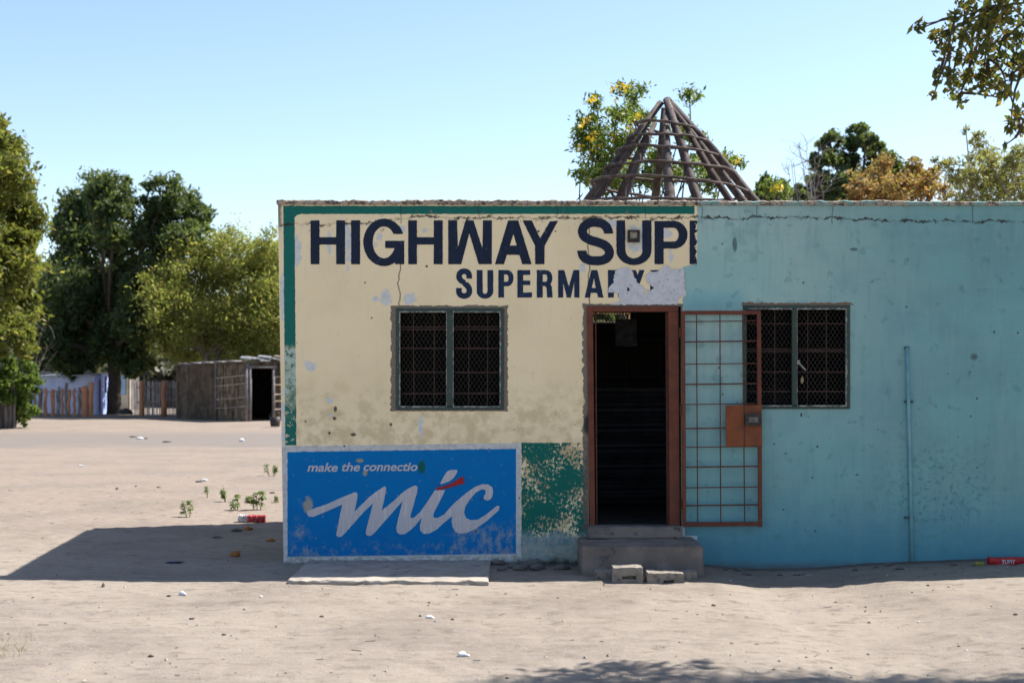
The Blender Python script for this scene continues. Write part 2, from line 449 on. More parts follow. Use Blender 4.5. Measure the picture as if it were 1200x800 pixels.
    t = g.mix(t, (.13, .27, .29), g.step(.52, .64, g.noise(g.vec(u * .13, v * .012 + 7.0), 1.0, 3, .6)) * .20)
    t = g.mix(t, (.24, .38, .37), g.step(.55, .62, g.noise(g.vec(u * .012, v * .10 + 3.0), 1.0, 4, .6)) * .22)
    t = g.mix(t, (.30, .50, .46), spot(850, 320, 70, 55, .5, .6) * .6)
    t = g.mix(t, (.10, .35, .43), g.step(330, 350, v) * g.step(366, 356, v) * g.step(880, 860, u) * .4)
    t = g.mix(t, (.22, .37, .37), g.step(.52, .72, nE) * .3)
    t = g.mix(t, (.065, .24, .33), g.step(565, 660, v + (nB - .5) * 50) * .72)
    t = g.mix(t, (.06, .16, .16), spot(1100, 575, 60, 45, .6, .5) * g.step(.52, .64, nC) * .6)
    t = g.mix(t, (.07, .13, .13), g.step(.70, .74, g.noise(P, .12, 3)) * .8)
    t = g.mix(t, (.09, .22, .22), g.step(.60, .68, g.noise(P, .06, 3)) * .35)
    t = g.mix(t, (.10, .22, .22), box(848, 888, 262, 307, u1, v1, 1.5) * g.step(.35, .6, nB) * .25)
    t = g.mix(t, (.07, .11, .11), spot(1000, 292, 5, 2, .2, .8, nC).max(spot(1142, 418, 4, 4, .5)).max(spot(861, 286, 2.5, 9, .3, .8)) * .8)
    c = g.mix(c, t, tm)
    c = g.mix(c, (.36, .42, .42), g.step(9, 0, (u - ub - 6).abs()) * g.step(.54, .6, nC) * g.step(330, 300, v))
    # dirty crest and cracks
    crest = g.step(242.5, 236, v + (nC - .5) * 9)
    c = g.mix(c, g.mix((.33, .27, .21), (.07, .06, .055), g.step(.48, .60, nC)), crest * g.step(.42, .52, nB + nC * .25) )
    edge = g.step(332, 327.5, u + (nC - .5) * 5) * g.step(275, 258, v)
    c = g.mix(c, (.13, .11, .09), edge * .8)
    n1 = g.noise(g.vec(u * .035, 3.7), 1.0, 6, .7)
    n1b = g.noise(g.vec(u * .22, 6.1), 1.0, 4, .7)
    cl = 263.0 - g.step(385, 520, u) * 8.5 + g.step(820, 1200, u) * 4.5 + (n1 - .5) * 17.0 + (n1b - .5) * 5.0
    wd = g.step(.38, .72, g.noise(g.vec(u * .09, 9.0), 1.0, 5, .7)) * 2.6 + .0
    amt = g.step(-1.0, .6, wd - (v - cl).abs() )
    gap = g.step(.42, .52, g.noise(g.vec(u * .035, 5.0), 1.0, 3))
    crack = amt * (gap * .75 + .25)
    big = g.step(-2.5, 2, g.step(.48, .62, nB) * 5.0 - (v - cl).abs() ) * (g.step(640, 660, u) * g.step(830, 800, u) * .9 + g.step(565, 600, u) * g.step(660, 640, u) * .5)
    big = big * g.step(1, 3, g.step(.48, .62, nB) * 5.0 - (v - cl - 1).abs())
    crack = crack.max(big * .85)
    for (cu, ca, cb, am) in ((468, 308, 358, 7), (690, 258, 357, 5), (561, 237, 256, 6), (470, 240, 262, 4), (652, 238, 256, 6), (756, 236, 256, 3), (822, 238, 258, 8), (975, 238, 262, 4), (398, 236, 246, 4), (1140, 238, 262, 4), (887, 238, 256, 4)):
        nn = g.noise(g.vec(v * .05, float(cu)), 1.0, 5, .6)
        k = g.step(1.0, .35, (u - cu - (nn - .5) * am * 2).abs()) * g.step(ca - 1, ca + 1, v) * g.step(cb + 1, cb - 1, v)
        crack = crack.max(k * (.8 if cb > 300 else .55))
    c = g.mix(c, (.045, .035, .03), crack * .92)
    # broken plaster round the openings
    def rim(u0, u1_, v0, v1_, wl, wr, wt, wbm):
        a = (u0 - u) / wl; b = (u - u1_) / wr; d = (v0 - v) / wt; e = (v - v1_) / wbm
        return g.step(1.05, .95, a.max(b).max(d).max(e) + (nC - .5) * 1.6 + (nB - .5) * 1.0)
    rm = rim(463, 591, 361, 480, 5, 4, 3, 1.5)
    rm2 = rim(690, 799, 359, 618, 7, 1, 3, 1)
    rm = rm.max(rm2)
    c = g.mix(c, g.mix((.16, .13, .11), (.07, .06, .055), g.step(.45, .6, nD)), rm * .9)
    c = g.mix(c, (.045, .045, .05), spot(689, 497, 5, 11, .3, .6))
    rm3 = rim(870, 997, 358, 480, .8, .8, 3.5, .8)
    c = g.mix(c, (.20, .125, .085), rm3 * g.step(360, 356, v))
    c = g.mix(c, (.55, .56, .60), (box(796.5, 802.5, 616, 629, u1, v1).max(box(800, 817, 627.5, 632, u1, v1))) * g.step(.68, .60, nC))
    # a few plaster scars where the skim has come off along the crack and the corner
    sc = g.step(.60, .63, nH) * g.step(16, 4, (v - cl - 3).abs())
    c = g.mix(c, g.mix((.40, .33, .26), (.20, .165, .13), nC), sc * g.step(840, 800, u) * .75)
    c = g.mix(c, (.42, .34, .22), g.step(.615, .63, nH) * g.step(.50, .60, nB) * g.step(820, 800, u) * g.step(300, 330, v) * .22)
    # holes and nail pits
    vd = g.voro(P, .032)
    pit = g.step(.050, .025, vd + (nC - .5) * .05)
    c = g.mix(c, (.06, .045, .035), pit * .85)
    for a in ((393, 479, 2, 3.2), (392, 490, 2, 2), (414, 509, 3.2, 2), (386, 507, 1.6, 1.6), (458, 497, 1.6, 2), (631, 271, 1.6, 1.4), (651, 271, 1, 1), (500, 312, 1.5, 1.5), (939, 486, 1.2, 2.5)):
        c = g.mix(c, (.05, .04, .035), spot(*a, .3, .4, nD) * .9)
    # splashed earth, and shade under the eroded overhang painted onto the foot
    foot = g.step(652, 662, v + (nB - .5) * 22) * g.step(688, 676, u) * g.step(600, 612, u)  # dark concrete plus the shade of the hollow below it, in the colour
    c = g.mix(c, (.055, .047, .042), foot)
    f2 = g.step(654, 668, v + (nB - .5) * 14 )
    c = g.mix(c, (.12, .11, .10), f2 * g.step(815, 830, u) * .75)
    f3 = g.step(655, 661, v + (nC - .5) * 5) * g.step(612, 600, u)  # overhang shade carried on as colour below the blue sign
    c = g.mix(c, (.14, .125, .11), f3 * .8)
    g.col(c); g.rough(.85); g.b.inputs['Specular IOR Level'].default_value = .1
    h = nC * .5 + nD * .25 - sc * .8 - crack * 1.6 - rm * .9 - pit - foot * 2 + tm * .15
    g.bump(h, .5, .012)
    return g.m
M_wall = m_wall()
M_plain = mat('cream_plaster', BEIGE, BEIGE2, 3, bump=.4)
M_conc = mat('grey_concrete', (.30, .27, .235), (.20, .18, .16), 7, bump=.6, c3=(.13, .115, .10))
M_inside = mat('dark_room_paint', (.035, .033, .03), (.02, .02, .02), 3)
M_dark = mat('dark_floor', (.05, .045, .04), (.03, .03, .03), 4)
M_rust = mat('red_oxide_paint', (.150, .043, .022), (.115, .034, .020), 9, rough=.6, bump=.35, c3=(.10, .045, .03), bsc=30)
M_rustd = mat('rusty_bar', (.12, .042, .026), (.07, .03, .024), 20, rough=.7)
M_bars = mat('brown_bar', (.10, .050, .038), (.06, .034, .028), 25, rough=.7)
M_wire = mat('dull_wire', (.04, .034, .027), (.022, .02, .018), 15, rough=.6)
M_fgreen = mat('old_green_frame_paint', (.034, .062, .052), (.046, .056, .044), 16, rough=.6, bump=.5, c3=(.10, .10, .09), bsc=40)
M_pale = mat('peeling_putty', (.30, .29, .25), (.10, .12, .11), 26, bump=.5, lo=.45, hi=.55)
M_roof = mat('roof_sheet', (.25, .24, .23), (.17, .15, .14), 2, rough=.5)
M_black = mat('black_metal', (.03, .027, .025), (.05, .04, .03), 12, rough=.5)
M_tank = M_wall

ZR = -.35
def wall_front():
    holes = [(464, 590.5, 361, 480), (690.5, 798, 359, 617), (870.5, 996, 357.5, 479)]
    uu = sorted({332.0, 1520.0} | {h[0] for h in holes} | {h[1] for h in holes})
    vb = 435 + (1.8 - ZR) * S
    vv = sorted({237.0, vb} | {h[2] for h in holes} | {h[3] for h in holes})
    V_ = []; Fc = []
    def U(i, v):
        return (325.6 + (v - 237) * .0158) if i == 0 else uu[i]
    TH = .2
    def inh(i, j):
        a = (uu[i] + uu[i+1]) / 2; b = (vv[j] + vv[j+1]) / 2
        return i < 0 or j < 0 or any(h[0] < a < h[1] and h[2] < b < h[3] for h in holes)
    idx = {}
    def vtx(i, j, k):
        if (i, j, k) not in idx:
            idx[(i, j, k)] = len(V_); V_.append((fx(U(i, vv[j])), D + k * TH, fz(vv[j])))
        return idx[(i, j, k)]
    n, m = len(uu) - 1, len(vv) - 1
    sol = [[not inh(i, j) for j in range(m)] for i in range(n)]
    for i in range(n):
        for j in range(m):
            if not sol[i][j]: continue
            Fc.append((vtx(i,j,0), vtx(i,j+1,0), vtx(i+1,j+1,0), vtx(i+1,j,0)))
            Fc.append((vtx(i,j,1), vtx(i+1,j,1), vtx(i+1,j+1,1), vtx(i,j+1,1)))
            if i == 0 or not sol[i-1][j]: Fc.append((vtx(i,j,0), vtx(i,j,1), vtx(i,j+1,1), vtx(i,j+1,0)))
            if i == n-1 or not sol[i+1][j]: Fc.append((vtx(i+1,j,0), vtx(i+1,j+1,0), vtx(i+1,j+1,1), vtx(i+1,j,1)))
            if j == 0 or not sol[i][j-1]: Fc.append((vtx(i,j,0), vtx(i+1,j,0), vtx(i+1,j,1), vtx(i,j,1)))
            if j == m-1 or not sol[i][j+1]: Fc.append((vtx(i,j+1,0), vtx(i,j+1,1), vtx(i+1,j+1,1), vtx(i+1,j+1,0)))
    me = bpy.data.meshes.new('front_wall'); me.from_pydata(V_, [], Fc); me.update()
    return link('front_wall', me, M_wall, shop)
front = wall_front()
YB = 17.1; XL0 = fx(331.9); XLb = -2.37; XR = fx(1520)
# left side wall, leaning out a little to the rear
b = MB(); y0, y1 = D + .2, YB
b.hexa([(XL0 + .003, y0, ZR), (XL0 + .2, y0, ZR), (XLb + .2, y1, ZR), (XLb, y1, ZR), (XL0 - .045, y0, 3.36), (XL0 + .15, y0, 3.36), (XLb + .2, y1, 3.6), (XLb, y1, 3.6)])
b.build('side_wall', M_plain, shop)
b = MB(); b.box((XR - .2, D + .201, ZR), (XR, YB, 3.36)); b.build('side_wall', mat('turquoise_plaster', TEAL, (.12, .28, .30), 3), shop)
# rear wall with an air vent
vx0, vx1, vz0, vz1 = .97, 1.42, 2.38, 2.50
b = MB()
b.box((XLb, YB, ZR), (vx0, YB + .2, 3.55)); b.box((vx1, YB, ZR), (XR, YB + .2, 3.55)); b.box((vx0, YB, ZR), (vx1, YB + .2, vz0)); b.box((vx0, YB, vz1), (vx1, YB + .2, 3.55))
b.build('rear_wall', M_plain, shop)
b = MB()
for k in range(-4, 24):
    x0 = vx0 + k * .035
    for s in (1, -1):
        a = Vector((x0, YB + .02, vz0)); c_ = Vector((x0 + s * .06, YB + .02, vz1))
        if min(a.x, c_.x) >= vx0 - .01 and max(a.x, c_.x) <= vx1 + .01: b.bar(a, c_, .008)
b.build('vent_grille', mat('vent_wire', (.5, .5, .5), (.4, .4, .4)), shop)
# roof behind the parapet
b = MB(); n = 90
for k in range(n):
    x0 = XL0 + .16 + (XR - .36 - XL0) * k / n; x1 = XL0 + .16 + (XR - .36 - XL0) * (k + 1) / n
    za = .02 * math.sin(k * 1.9); zb = .02 * math.sin((k + 1) * 1.9)
    b.add([(x0, D + .2, 3.12 + za), (x1, D + .2, 3.12 + zb), (x1, YB, 3.22 + zb), (x0, YB, 3.22 + za)], [(0, 1, 2, 3)])
    b.add([(x0, D + .2, 3.02), (x1, D + .2, 3.02), (x1, YB, 3.10), (x0, YB, 3.10)], [(3, 2, 1, 0)])
b.build('roof', M_roof, shop)
b = MB(); b.box((XL0 + .15, D + .2, -.3), (XR - .2, YB, fz(616.6))); b.build('floor', M_dark, shop)
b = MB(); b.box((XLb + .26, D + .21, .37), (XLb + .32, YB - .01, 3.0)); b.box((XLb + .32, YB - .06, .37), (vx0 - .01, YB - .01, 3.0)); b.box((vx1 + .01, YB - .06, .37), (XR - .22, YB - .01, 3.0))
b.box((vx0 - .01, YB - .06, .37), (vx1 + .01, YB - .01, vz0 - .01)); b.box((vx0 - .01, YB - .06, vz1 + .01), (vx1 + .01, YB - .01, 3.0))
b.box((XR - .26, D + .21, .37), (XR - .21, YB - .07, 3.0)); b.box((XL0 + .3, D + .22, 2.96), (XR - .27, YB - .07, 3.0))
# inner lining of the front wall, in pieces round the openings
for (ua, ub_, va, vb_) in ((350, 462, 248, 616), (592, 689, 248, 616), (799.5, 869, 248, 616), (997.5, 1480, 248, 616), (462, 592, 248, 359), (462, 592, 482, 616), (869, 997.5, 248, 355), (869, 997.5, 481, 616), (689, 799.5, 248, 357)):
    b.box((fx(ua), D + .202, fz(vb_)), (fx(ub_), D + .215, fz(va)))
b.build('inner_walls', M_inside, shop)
# crumbling mortar crest along the parapet
def crest():
    V_ = []; Fc = []; u = 324.5; rows = []
    us = np.arange(324.2, 1522, 2.0)
    for q in us:
        t = fnoise(np.array(q * .18), np.array(2.2), 4); t2 = fnoise(np.array(q * .5), np.array(8.2), 2); t3 = fnoise(np.array(q * .02), np.array(1.2), 2)
        top = 234.3 - (t - .5) * 3.4 + (t3 - .5) * 1.5 + (q - 330) * .0018; bot = 239.4 + (t2 - .5) * 2.4 + (q - 330) * .0018
        pr = .012 + .012 * t2
        rows.append([(fx(q), D - pr, fz(bot)), (fx(q), D - pr - .006, fz(top + 1.2)), (fx(q), D - pr + .006, fz(top)), (fx(q), D + .21, fz(top)), (fx(q), D + .21, fz(bot)), (fx(q), D + .002, fz(bot + .4))])
    for r in rows: V_ += r
    for i in range(len(rows) - 1):
        for k in range(6):
            k2 = (k + 1) % 6; Fc.append((i*6+k, (i+1)*6+k, (i+1)*6+k2, i*6+k2))
    Fc.append(tuple(range(6))); Fc.append(tuple((len(rows)-1)*6 + k for k in reversed(range(6))))
    me = bpy.data.meshes.new('parapet_crest'); me.from_pydata(V_, [], Fc); me.update()
    g = G('crumbling_mortar'); x, y, z = g.sep(g.obj)
    n_ = g.noise(g.obj, 22, 5, .65); n2 = g.noise(g.obj, 5, 3)
    c = g.mix((.42, .35, .27), (.17, .14, .12), g.step(.44, .58, n_))
    c = g.mix(c, (.06, .05, .045), g.step(.56, .64, n_ + (n2 - .5) * .3))
    c = g.mix(c, (.20, .34, .33), g.step(1.72, 1.80, x + BX) * g.step(.46, .56, g.noise(g.obj, 9, 4)) * .8)
    g.col(c); g.rough(.95); g.bump(n_, .8, .03)
    return link('parapet_crest', me, g.m, shop)
crest()

# painted lettering
def letter_mat(name, c1, c2, under, wearlo=.66):
    g = G(name); x, y, z = g.sep(g.obj); P = g.vec((x + BX) * S, z * S)
    nC = g.noise(P, .3, 5, .65); c = g.mix(c1, c2, g.noise(P, .06, 3))
    c = g.mix(c, under, g.step(wearlo, wearlo + .05, g.noise(P, .22, 5, .7)))
    st = g.noise(g.vec((x + BX) * S * .5, z * S * .04), 1, 3); c = g.mix(c, tuple(a * 1.5 + .01 for a in c1), g.step(.5, .7, st) * .4)
    v = (1.8 - z) * S + 435.0; u = (x + BX) * S + 600.0
    c = g.mix(c, (.04, .035, .03), g.step(262, 257, v + (nC - .5) * 8) * g.step(.5, .58, nC) * .8)
    g.col(c); g.rough(.7); g.bump(nC, .35, .008); return g.m
M_navy = letter_mat('navy_sign_paint', (.0085, .018, .044), (.007, .013, .030), (.35, .30, .24))
M_navy2 = letter_mat('faded_navy_sign_paint', (.010, .028, .070), (.008, .018, .046), (.35, .30, .24), .64)
YL = D - .003
def letter(adds, subs=(), m=None, **k):
    return paint_shape('painted_letter', adds, list(subs), m or M_navy, shop, YL, **k)
def P_(*p): return ('p', list(p))
T0, B0 = 258.2, 309.6
letter([rct(364, T0, 374.4, B0), rct(394, T0, 404.4, B0), rct(372, 278, 396, 286.6)], seed=1)
letter([rct(411.5, T0, 422, B0)], seed=2)
G_cut = [P_((455, 284), (480, 273.8), (480, 282.2), (455, 282.2)), P_((450, 284), (462, 273.8), (480, 273.8), (480, 282.2), (451.5, 282.2))]
letter([band(450, 284, (24.2, 27.8), (13.2, 18.6), 0, 360, 60), rct(463, 282.2, 473.7, 309.6), rct(451.5, 282.2, 473.7, 290.8)],
       [P_((456, 274.3), (482, 274.3), (482, 282.2), (456, 282.2)), rct(473.7, 270, 480, 300)], seed=3)
letter([rct(478.4, T0, 488.6, B0), rct(508.3, T0, 518.8, B0), rct(487, 278, 510, 286.6)], seed=4)
letter([P_((525.3, T0), (535.6, T0), (536.6, 289.5), (545.5, T0), (554.8, T0), (565.5, 291.5), (565.8, T0), (576.5, T0), (576.3, B0), (561, B0), (550, 273.5), (540.5, B0), (525.3, B0))], seed=5)
letter([P_((580, B0), (595.5, T0), (607.3, T0), (623, B0), (612, B0), (608.7, 298.6), (594, 298.6), (590.7, B0))], [P_((597.3, 287.8), (601.7, 274), (605.5, 287.8))], seed=6)
letter([P_((612.3, T0), (623, T0), (633, 279), (644.5, 259.4), (654, 258.8), (638.3, 288), (638, B0), (627.2, B0), (627, 288))], seed=7)
S_path = [(713.7, 275), (711.5, 267.5), (706, 262.3), (698, 260.6), (690, 261.6), (684.2, 266), (682.5, 272), (685.3, 277.6), (692, 281.3), (701, 284), (709, 287.6), (713.8, 293.5), (713.2, 300), (708, 304.2), (699, 305.6), (689.5, 304.4), (683.5, 300.2), (681.3, 292)]
letter([stroke_poly(S_path, 5.3)], [rct(704, 273.8, 722, 279.3), rct(672, 285.5, 689, 293.7)], seed=8)
letter([rct(722.3, T0, 732.6, 293.5), rct(752.6, T0, 763.5, 293.5), band(742.9, 293, (20.6, 17.7), (10.0, 9.6), 0, 180)], seed=9, rag=.4)
letter([rct(767, 259, 777.7, B0), rct(776, 259, 789.5, 267), rct(776, 283, 789.5, 291.4), band(789.5, 275.2, (16.2, 16.2), (5.8, 8.0), -90, 90)], seed=10)
letter([rct(808.2, 258.5, 818.5, B0), ], seed=11, rag=.3,
       extra=lambda U, W, sd: np.maximum(sd, (U - 815.6) + (fnoise(U * .5, W * .35, 3) - .5) * 9))
t2, b2 = 316.4, 348.6
k2 = dict(m=M_navy2, cell=.42, rag=.25)
S2 = [(549.9, 327), (549.6, 321.5), (547, 318.4), (543.7, 317.8), (540, 319), (538, 323), (539.3, 327.6), (544, 331.6), (548.6, 335.8), (550.1, 340.6), (548.6, 345), (544.6, 346.6), (540.6, 346), (538, 342.6), (537.9, 336)]
letter([stroke_poly(S2, 3.3)], [rct(545.8, 326.4, 556, 330.6), rct(532, 332.5, 541.8, 337.4)], seed=12, **k2)
letter([rct(558.7, t2, 565.6, 342), rct(571.2, t2, 578, 342), band(568.35, 341, (9.7, 8.9), (2.8, 3.2), 0, 180)], seed=13, **k2)
letter([rct(584, t2, 590.7, b2), rct(590, t2, 595, 321.6), rct(590, 330, 595, 335.4), band(594.5, 325.9, (7.2, 9.5), (1.4, 4.2), -90, 90)], seed=14, **k2)
letter([rct(606.3, t2, 613, b2), rct(612, t2, 621.3, 322.2), rct(612, 328.8, 621.3, 334), rct(612, 342.6, 623.4, b2)], seed=15, **k2)
letter([rct(629, t2, 636, b2), rct(635, t2, 640, 321.6), rct(635, 330, 640.5, 335.2), band(640, 325.8, (7.3, 9.4), (1.3, 4.1), -90, 90), P_((638, 333), (644, 331.5), (646.6, 336), (647.6, b2), (641.2, b2), (640.4, 337.5))], seed=16, **k2)
letter([P_((654, t2), (661.2, t2), (666.6, 336), (672, t2), (679, t2), (679, b2), (673, b2), (672.8, 331), (669, b2), (664.2, b2), (660, 331), (660, b2), (654, b2))], seed=17, **k2)
letter([P_((685, b2), (693, t2), (700, t2), (707.3, b2), (700.6, b2), (699.6, 343), (692.3, 343), (691.4, b2))], [P_((693.3, 337.4), (696, 326), (698.3, 337.4))], seed=18, **k2)
letter([rct(712.4, t2, 719.4, b2), rct(718, t2, 723, 321.6), band(723, 325.8, (7.3, 9.4), (1.3, 4.1), -90, 90), P_((722, 333), (729, 331.5), (730.6, b2), (724.6, b2))], seed=19, **k2)
letter([rct(735.2, t2, 741, b2), P_((741.0, t2), (745, t2), (747.4, 322), (749.2, t2), (755.3, t2), (750, 331.5), (748.2, 333.4), (744.5, 328))], seed=20, **k2)
letter([rct(762, t2, 769, b2), rct(766, t2, 773, 320)], seed=21, **k2)
# white filler smeared over the end of the word
cz = [(330,365),(425,340),(430,320),(410,275),(375,255),(320,262),(318,222),(365,180),(375,120),(388,72),(430,48),(500,42),(535,90),(556,140),(592,190),(640,222),(690,250),(722,218),(662,175),(640,120),(690,80),(750,75),(790,50),(818,15),(850,28),(880,55),(985,58),(990,150),(996,230),(1012,285),(960,292),(935,320),(925,368)]
fill = [('p', [(670 + a / 7.5, 308 + b_ / 7.5) for a, b_ in cz])]
M_white = mat('white_filler', (.60, .59, .60), (.52, .52, .54), 14, bump=.5, c3=(.33, .35, .38), bsc=30)
GOUGE = [('p', [(734.4,337.6),(737,337),(738,340),(735.4,341.2)]), ('p', [(751,333.5),(755,334.6),(758,338),(754.5,337.2)]), ('p', [(752.5,341.6),(758,340.6),(761,343),(756,344.4)]), ('p', [(746.6,343.8),(748.2,343.8),(748,345.4)])]
paint_shape('filler_patch', fill, GOUGE, M_white, shop, D - .007, cell=.6, rag=1.4, ragsc=.4, seed=30)
# round logo lettering on the blue sign
M_logo = letter_mat('greyish_white_sign_paint', (.50, .46, .47), (.40, .40, .44), (.26, .25, .22), .68)
c7 = lambda P: [(480 + a / 7.27, 530 + b_ / 7.27) for a, b_ in P]
c6 = lambda P: [(350 + a / 7.275, 530 + b_ / 7.275) for a, b_ in P]
logo = c6([(75,493),(95,488),(250,435),(360,385),(470,340),(492,337),(503,352),(500,385),(478,500),(540,440),(600,380),(665,330),(725,290),(740,288),(747,305),(740,350),(710,490),(800,420),(880,345),(930,308),(980,283),(1000,280),(1015,295),(1012,330),(985,430),(958,520),(952,545),(960,558),(985,552)]) + \
       c7([(95,500),(150,420),(215,320),(305,318),(255,420),(205,515),(200,540),(212,556),(240,555),(290,530),(380,430),(480,345),(560,290),(620,269),(670,272),(703,293),(712,330),(705,375),(685,402),(655,408),(635,396),(632,375),(650,340),(645,318),(620,310),(570,335),(510,400),(475,460),(464,510),(480,555),(520,575),(580,570),(640,535),(740,455),(758,452),(768,468),(755,495),(660,580),(560,650),(490,682),(430,690),(390,675),(365,630),(358,580),(365,540),(300,590),(230,655),(170,688),(120,692),(92,665),(88,620),(105,550),(50,620),(0,665)]) + \
       c6([(905,693),(865,698),(838,680),(832,640),(850,560),(887,410),(800,510),(650,680),(615,710),(585,708),(572,685),(580,640),(635,430),(560,500),(400,680),(365,716),(335,718),(320,700),(325,670),(372,440),(240,500),(130,545),(90,547),(75,530)])
paint_shape('logo_script', [('p', logo), ('p', chaikin(c7([(325,150),(405,145),(408,160),(385,205),(350,240),(265,270),(262,262),(290,205)])))], [], M_logo, shop, D - .003, cell=.45, rag=.2, seed=31)
paint_shape('logo_flash', [('p', c7([(225,300),(310,280),(380,245),(430,212),(455,203),(468,230),(466,262),(400,280),(330,302),(225,320)]))], [], mat('faded_red_paint', (.36, .025, .022), (.24, .03, .04), 20), shop, D - .006, cell=.4, rag=.2)
def text_mesh(name, s, m, size, loc, shear=0, bold=0, width=None, parent=None, rot=(R(90), 0, 0)):
    cu = bpy.data.curves.new(name, 'FONT'); cu.body = s; cu.size = size; cu.shear = shear; cu.offset = bold; cu.resolution_u = 4
    o = bpy.data.objects.new(name, cu); C.objects.link(o)
    dg = bpy.context.evaluated_depsgraph_get(); me = bpy.data.meshes.new_from_object(o.evaluated_get(dg))
    bpy.data.objects.remove(o)
    X_ = [v.co.x for v in me.vertices]
    k = width / (max(X_) - min(X_)) if width else 1
    me.transform(Matrix.Translation(loc) @ Matrix.Rotation(rot[2], 4, 'Z') @ Matrix.Rotation(rot[0], 4, 'X') @ Matrix.Diagonal((k, 1, 1, 1)) @ Matrix.Translation((-min(X_), 0, 0)))
    me.name = name
    return link(name, me, m, parent)
for w_, ua, ub in (('make', 360, 396), ('the', 400.5, 422), ('connectio', 426, 489.5)): text_mesh('sign_word', w_, M_logo, 14.2 / S, Vector((fx(ua), D - .003, fz(552 - (ua - 360) * .012))), .25, .0024, (ub - ua) / S, shop)

# light fitting box on the letters
b = MB(); u0, u1, v0, v1 = 735.3, 749.2, 270, 284; yy = D - .055
b.box((fx(u0), yy, fz(v1)), (fx(u0+2.6), D, fz(v0))); b.box((fx(u1-2.6), yy, fz(v1)), (fx(u1), D, fz(v0)))
b.box((fx(u0+2.6), yy, fz(v1)), (fx(u1-2.6), D, fz(v1-4))); b.box((fx(u0+2.6), yy, fz(v0+2)), (fx(u1-2.6), D, fz(v0)))
jb = b.build('electrical_box', mat('box_brown', (.05, .035, .028), (.03, .025, .02), 20), shop)
b = MB(); b.box((fx(u0+2.6), D - .02, fz(v1-4)), (fx(u1-2.6), D - .0035, fz(v0+2))); b.build('box_lining', mat('box_lining', (.55, .5, .36), (.4, .38, .3), 40), jb)

# windows
def window(u0, u1, v0, v1, mu0, mu1, vbars, hbars, rag, seed):
    random.seed(seed)
    yf = D - .012; yb = D + .035
    fr = MB(); t = 4.4
    fr.box((fx(u0), yf, fz(v1)), (fx(u0 + t), yb, fz(v0))); fr.box((fx(u1 - t), yf, fz(v1)), (fx(u1), yb, fz(v0)))
    fr.box((fx(u0 + t), yf, fz(v0 + t)), (fx(u1 - t), yb, fz(v0))); fr.box((fx(u0 + t), yf, fz(v1)), (fx(u1 - t), yb, fz(v1 - t + .6)))
    fr.box((fx(mu0), yf - .004, fz(v1 - t)), (fx(mu1), yb, fz(v0 + t)))
    w_ = fr.build('window_frame', M_fgreen, shop, bevel=.004)
    # inner casements: thin pale peeling putty along the edges, each edge one ragged strip
    for (a, b_) in ((u0 + t, mu0), (mu1, u1 - t)):
        for (p, q) in (((a, v0 + t), (a, v1 - t)), ((b_, v0 + t), (b_, v1 - t)), ((a, v0 + t), (b_, v0 + t)), ((a, v1 - t + .6), (b_, v1 - t + .6))):
            if random.random() > rag: continue
            p0 = Vector((fx(p[0]), yf - .0015, fz(p[1]))); p1 = Vector((fx(q[0]), yf - .0015, fz(q[1])))
            dx = 1 if p[0] == q[0] else 0; n = 26; V_ = []; c_ = MB()
            inw = Vector((1 if p[0] == a else -1, 0, 0)) if dx else Vector((0, 0, -1 if p[1] == v0 + t else 1))
            for k in range(n + 1):
                m0_ = p0.lerp(p1, k / n); lo_ = -.003 - .008 * random.random() ** 2; hi_ = .004 + .003 * random.random()
                V_ += [m0_ + inw * lo_, m0_ + inw * hi_, m0_ + inw * hi_ + Vector((0, .03, 0)), m0_ + inw * lo_ + Vector((0, .001, 0))]
            Fs = [(4*k+j, 4*k+(j+1)%4, 4*k+4+(j+1)%4, 4*k+4+j) for k in range(n) for j in range(4)]
            c_.add(V_, Fs); c_.build('putty_strip', M_pale, w_)
    g_ = MB()
    for ub in vbars: g_.bar((fx(ub + random.uniform(-.5, .5)), D + .075, fz(v1)), (fx(ub + random.uniform(-.5, .5)), D + .075, fz(v0)), .008, .008)
    for vb_ in hbars: g_.bar((fx(u0), D + .068, fz(vb_ + random.uniform(-.4, .4))), (fx(u1), D + .068, fz(vb_ + random.uniform(-.4, .4))), .011, .008)
    g_.build('burglar_bars', M_bars, w_)
    m_ = MB(); cw, ch = 5.2, 8.0; ym = D + .052
    H = (v1 - v0 - 6); Wd = u1 - u0 - 6
    k = -int(H / ch * 1) - 2
    slope = cw / ch
    for i in range(-int(H * slope / cw) - 2, int(Wd / cw) + 2):
        for s in (1, -1):
            ua = u0 + 3 + i * cw if s == 1 else u1 - 3 - i * cw
            ub = ua + s * H * slope
            va_, vb_ = v0 + 3, v1 - 3
            lo, hi = u0 + 3, u1 - 3
            def cl(uq, vq, ur, vr):
                t = [0., 1.]; du = ur - uq
                for bnd, sg in ((lo, 1), (hi, -1)):
                    f0 = sg * (uq - bnd); f1 = sg * (ur - bnd)
                    if f0 < 0 and f1 < 0: return None
                    if f0 < 0: t[0] = max(t[0], f0 / (f0 - f1))
                    if f1 < 0: t[1] = min(t[1], f0 / (f0 - f1))
                if t[0] >= t[1]: return None
                return [(uq + du * a, vq + (vr - vq) * a) for a in t]
            r_ = cl(ua, va_, ub, vb_)
            if r_: m_.bar((fx(r_[0][0]), ym + .002 * s, fz(r_[0][1])), (fx(r_[1][0]), ym + .002 * s, fz(r_[1][1])), .0034, .003)
    m_.build('wire_mesh', M_wire, w_)
    return w_
w1 = window(464, 590.5, 361, 480, 523.6, 530.8, (484, 508, 549, 571), (382.5, 385.5, 408, 436, 461), .65, 1)
w2 = window(870.5, 996, 357.5, 479, 928, 933.6, (909.5, 889, 948.5, 970.5), (379, 409, 412, 435.5, 458.5), .9, 2)
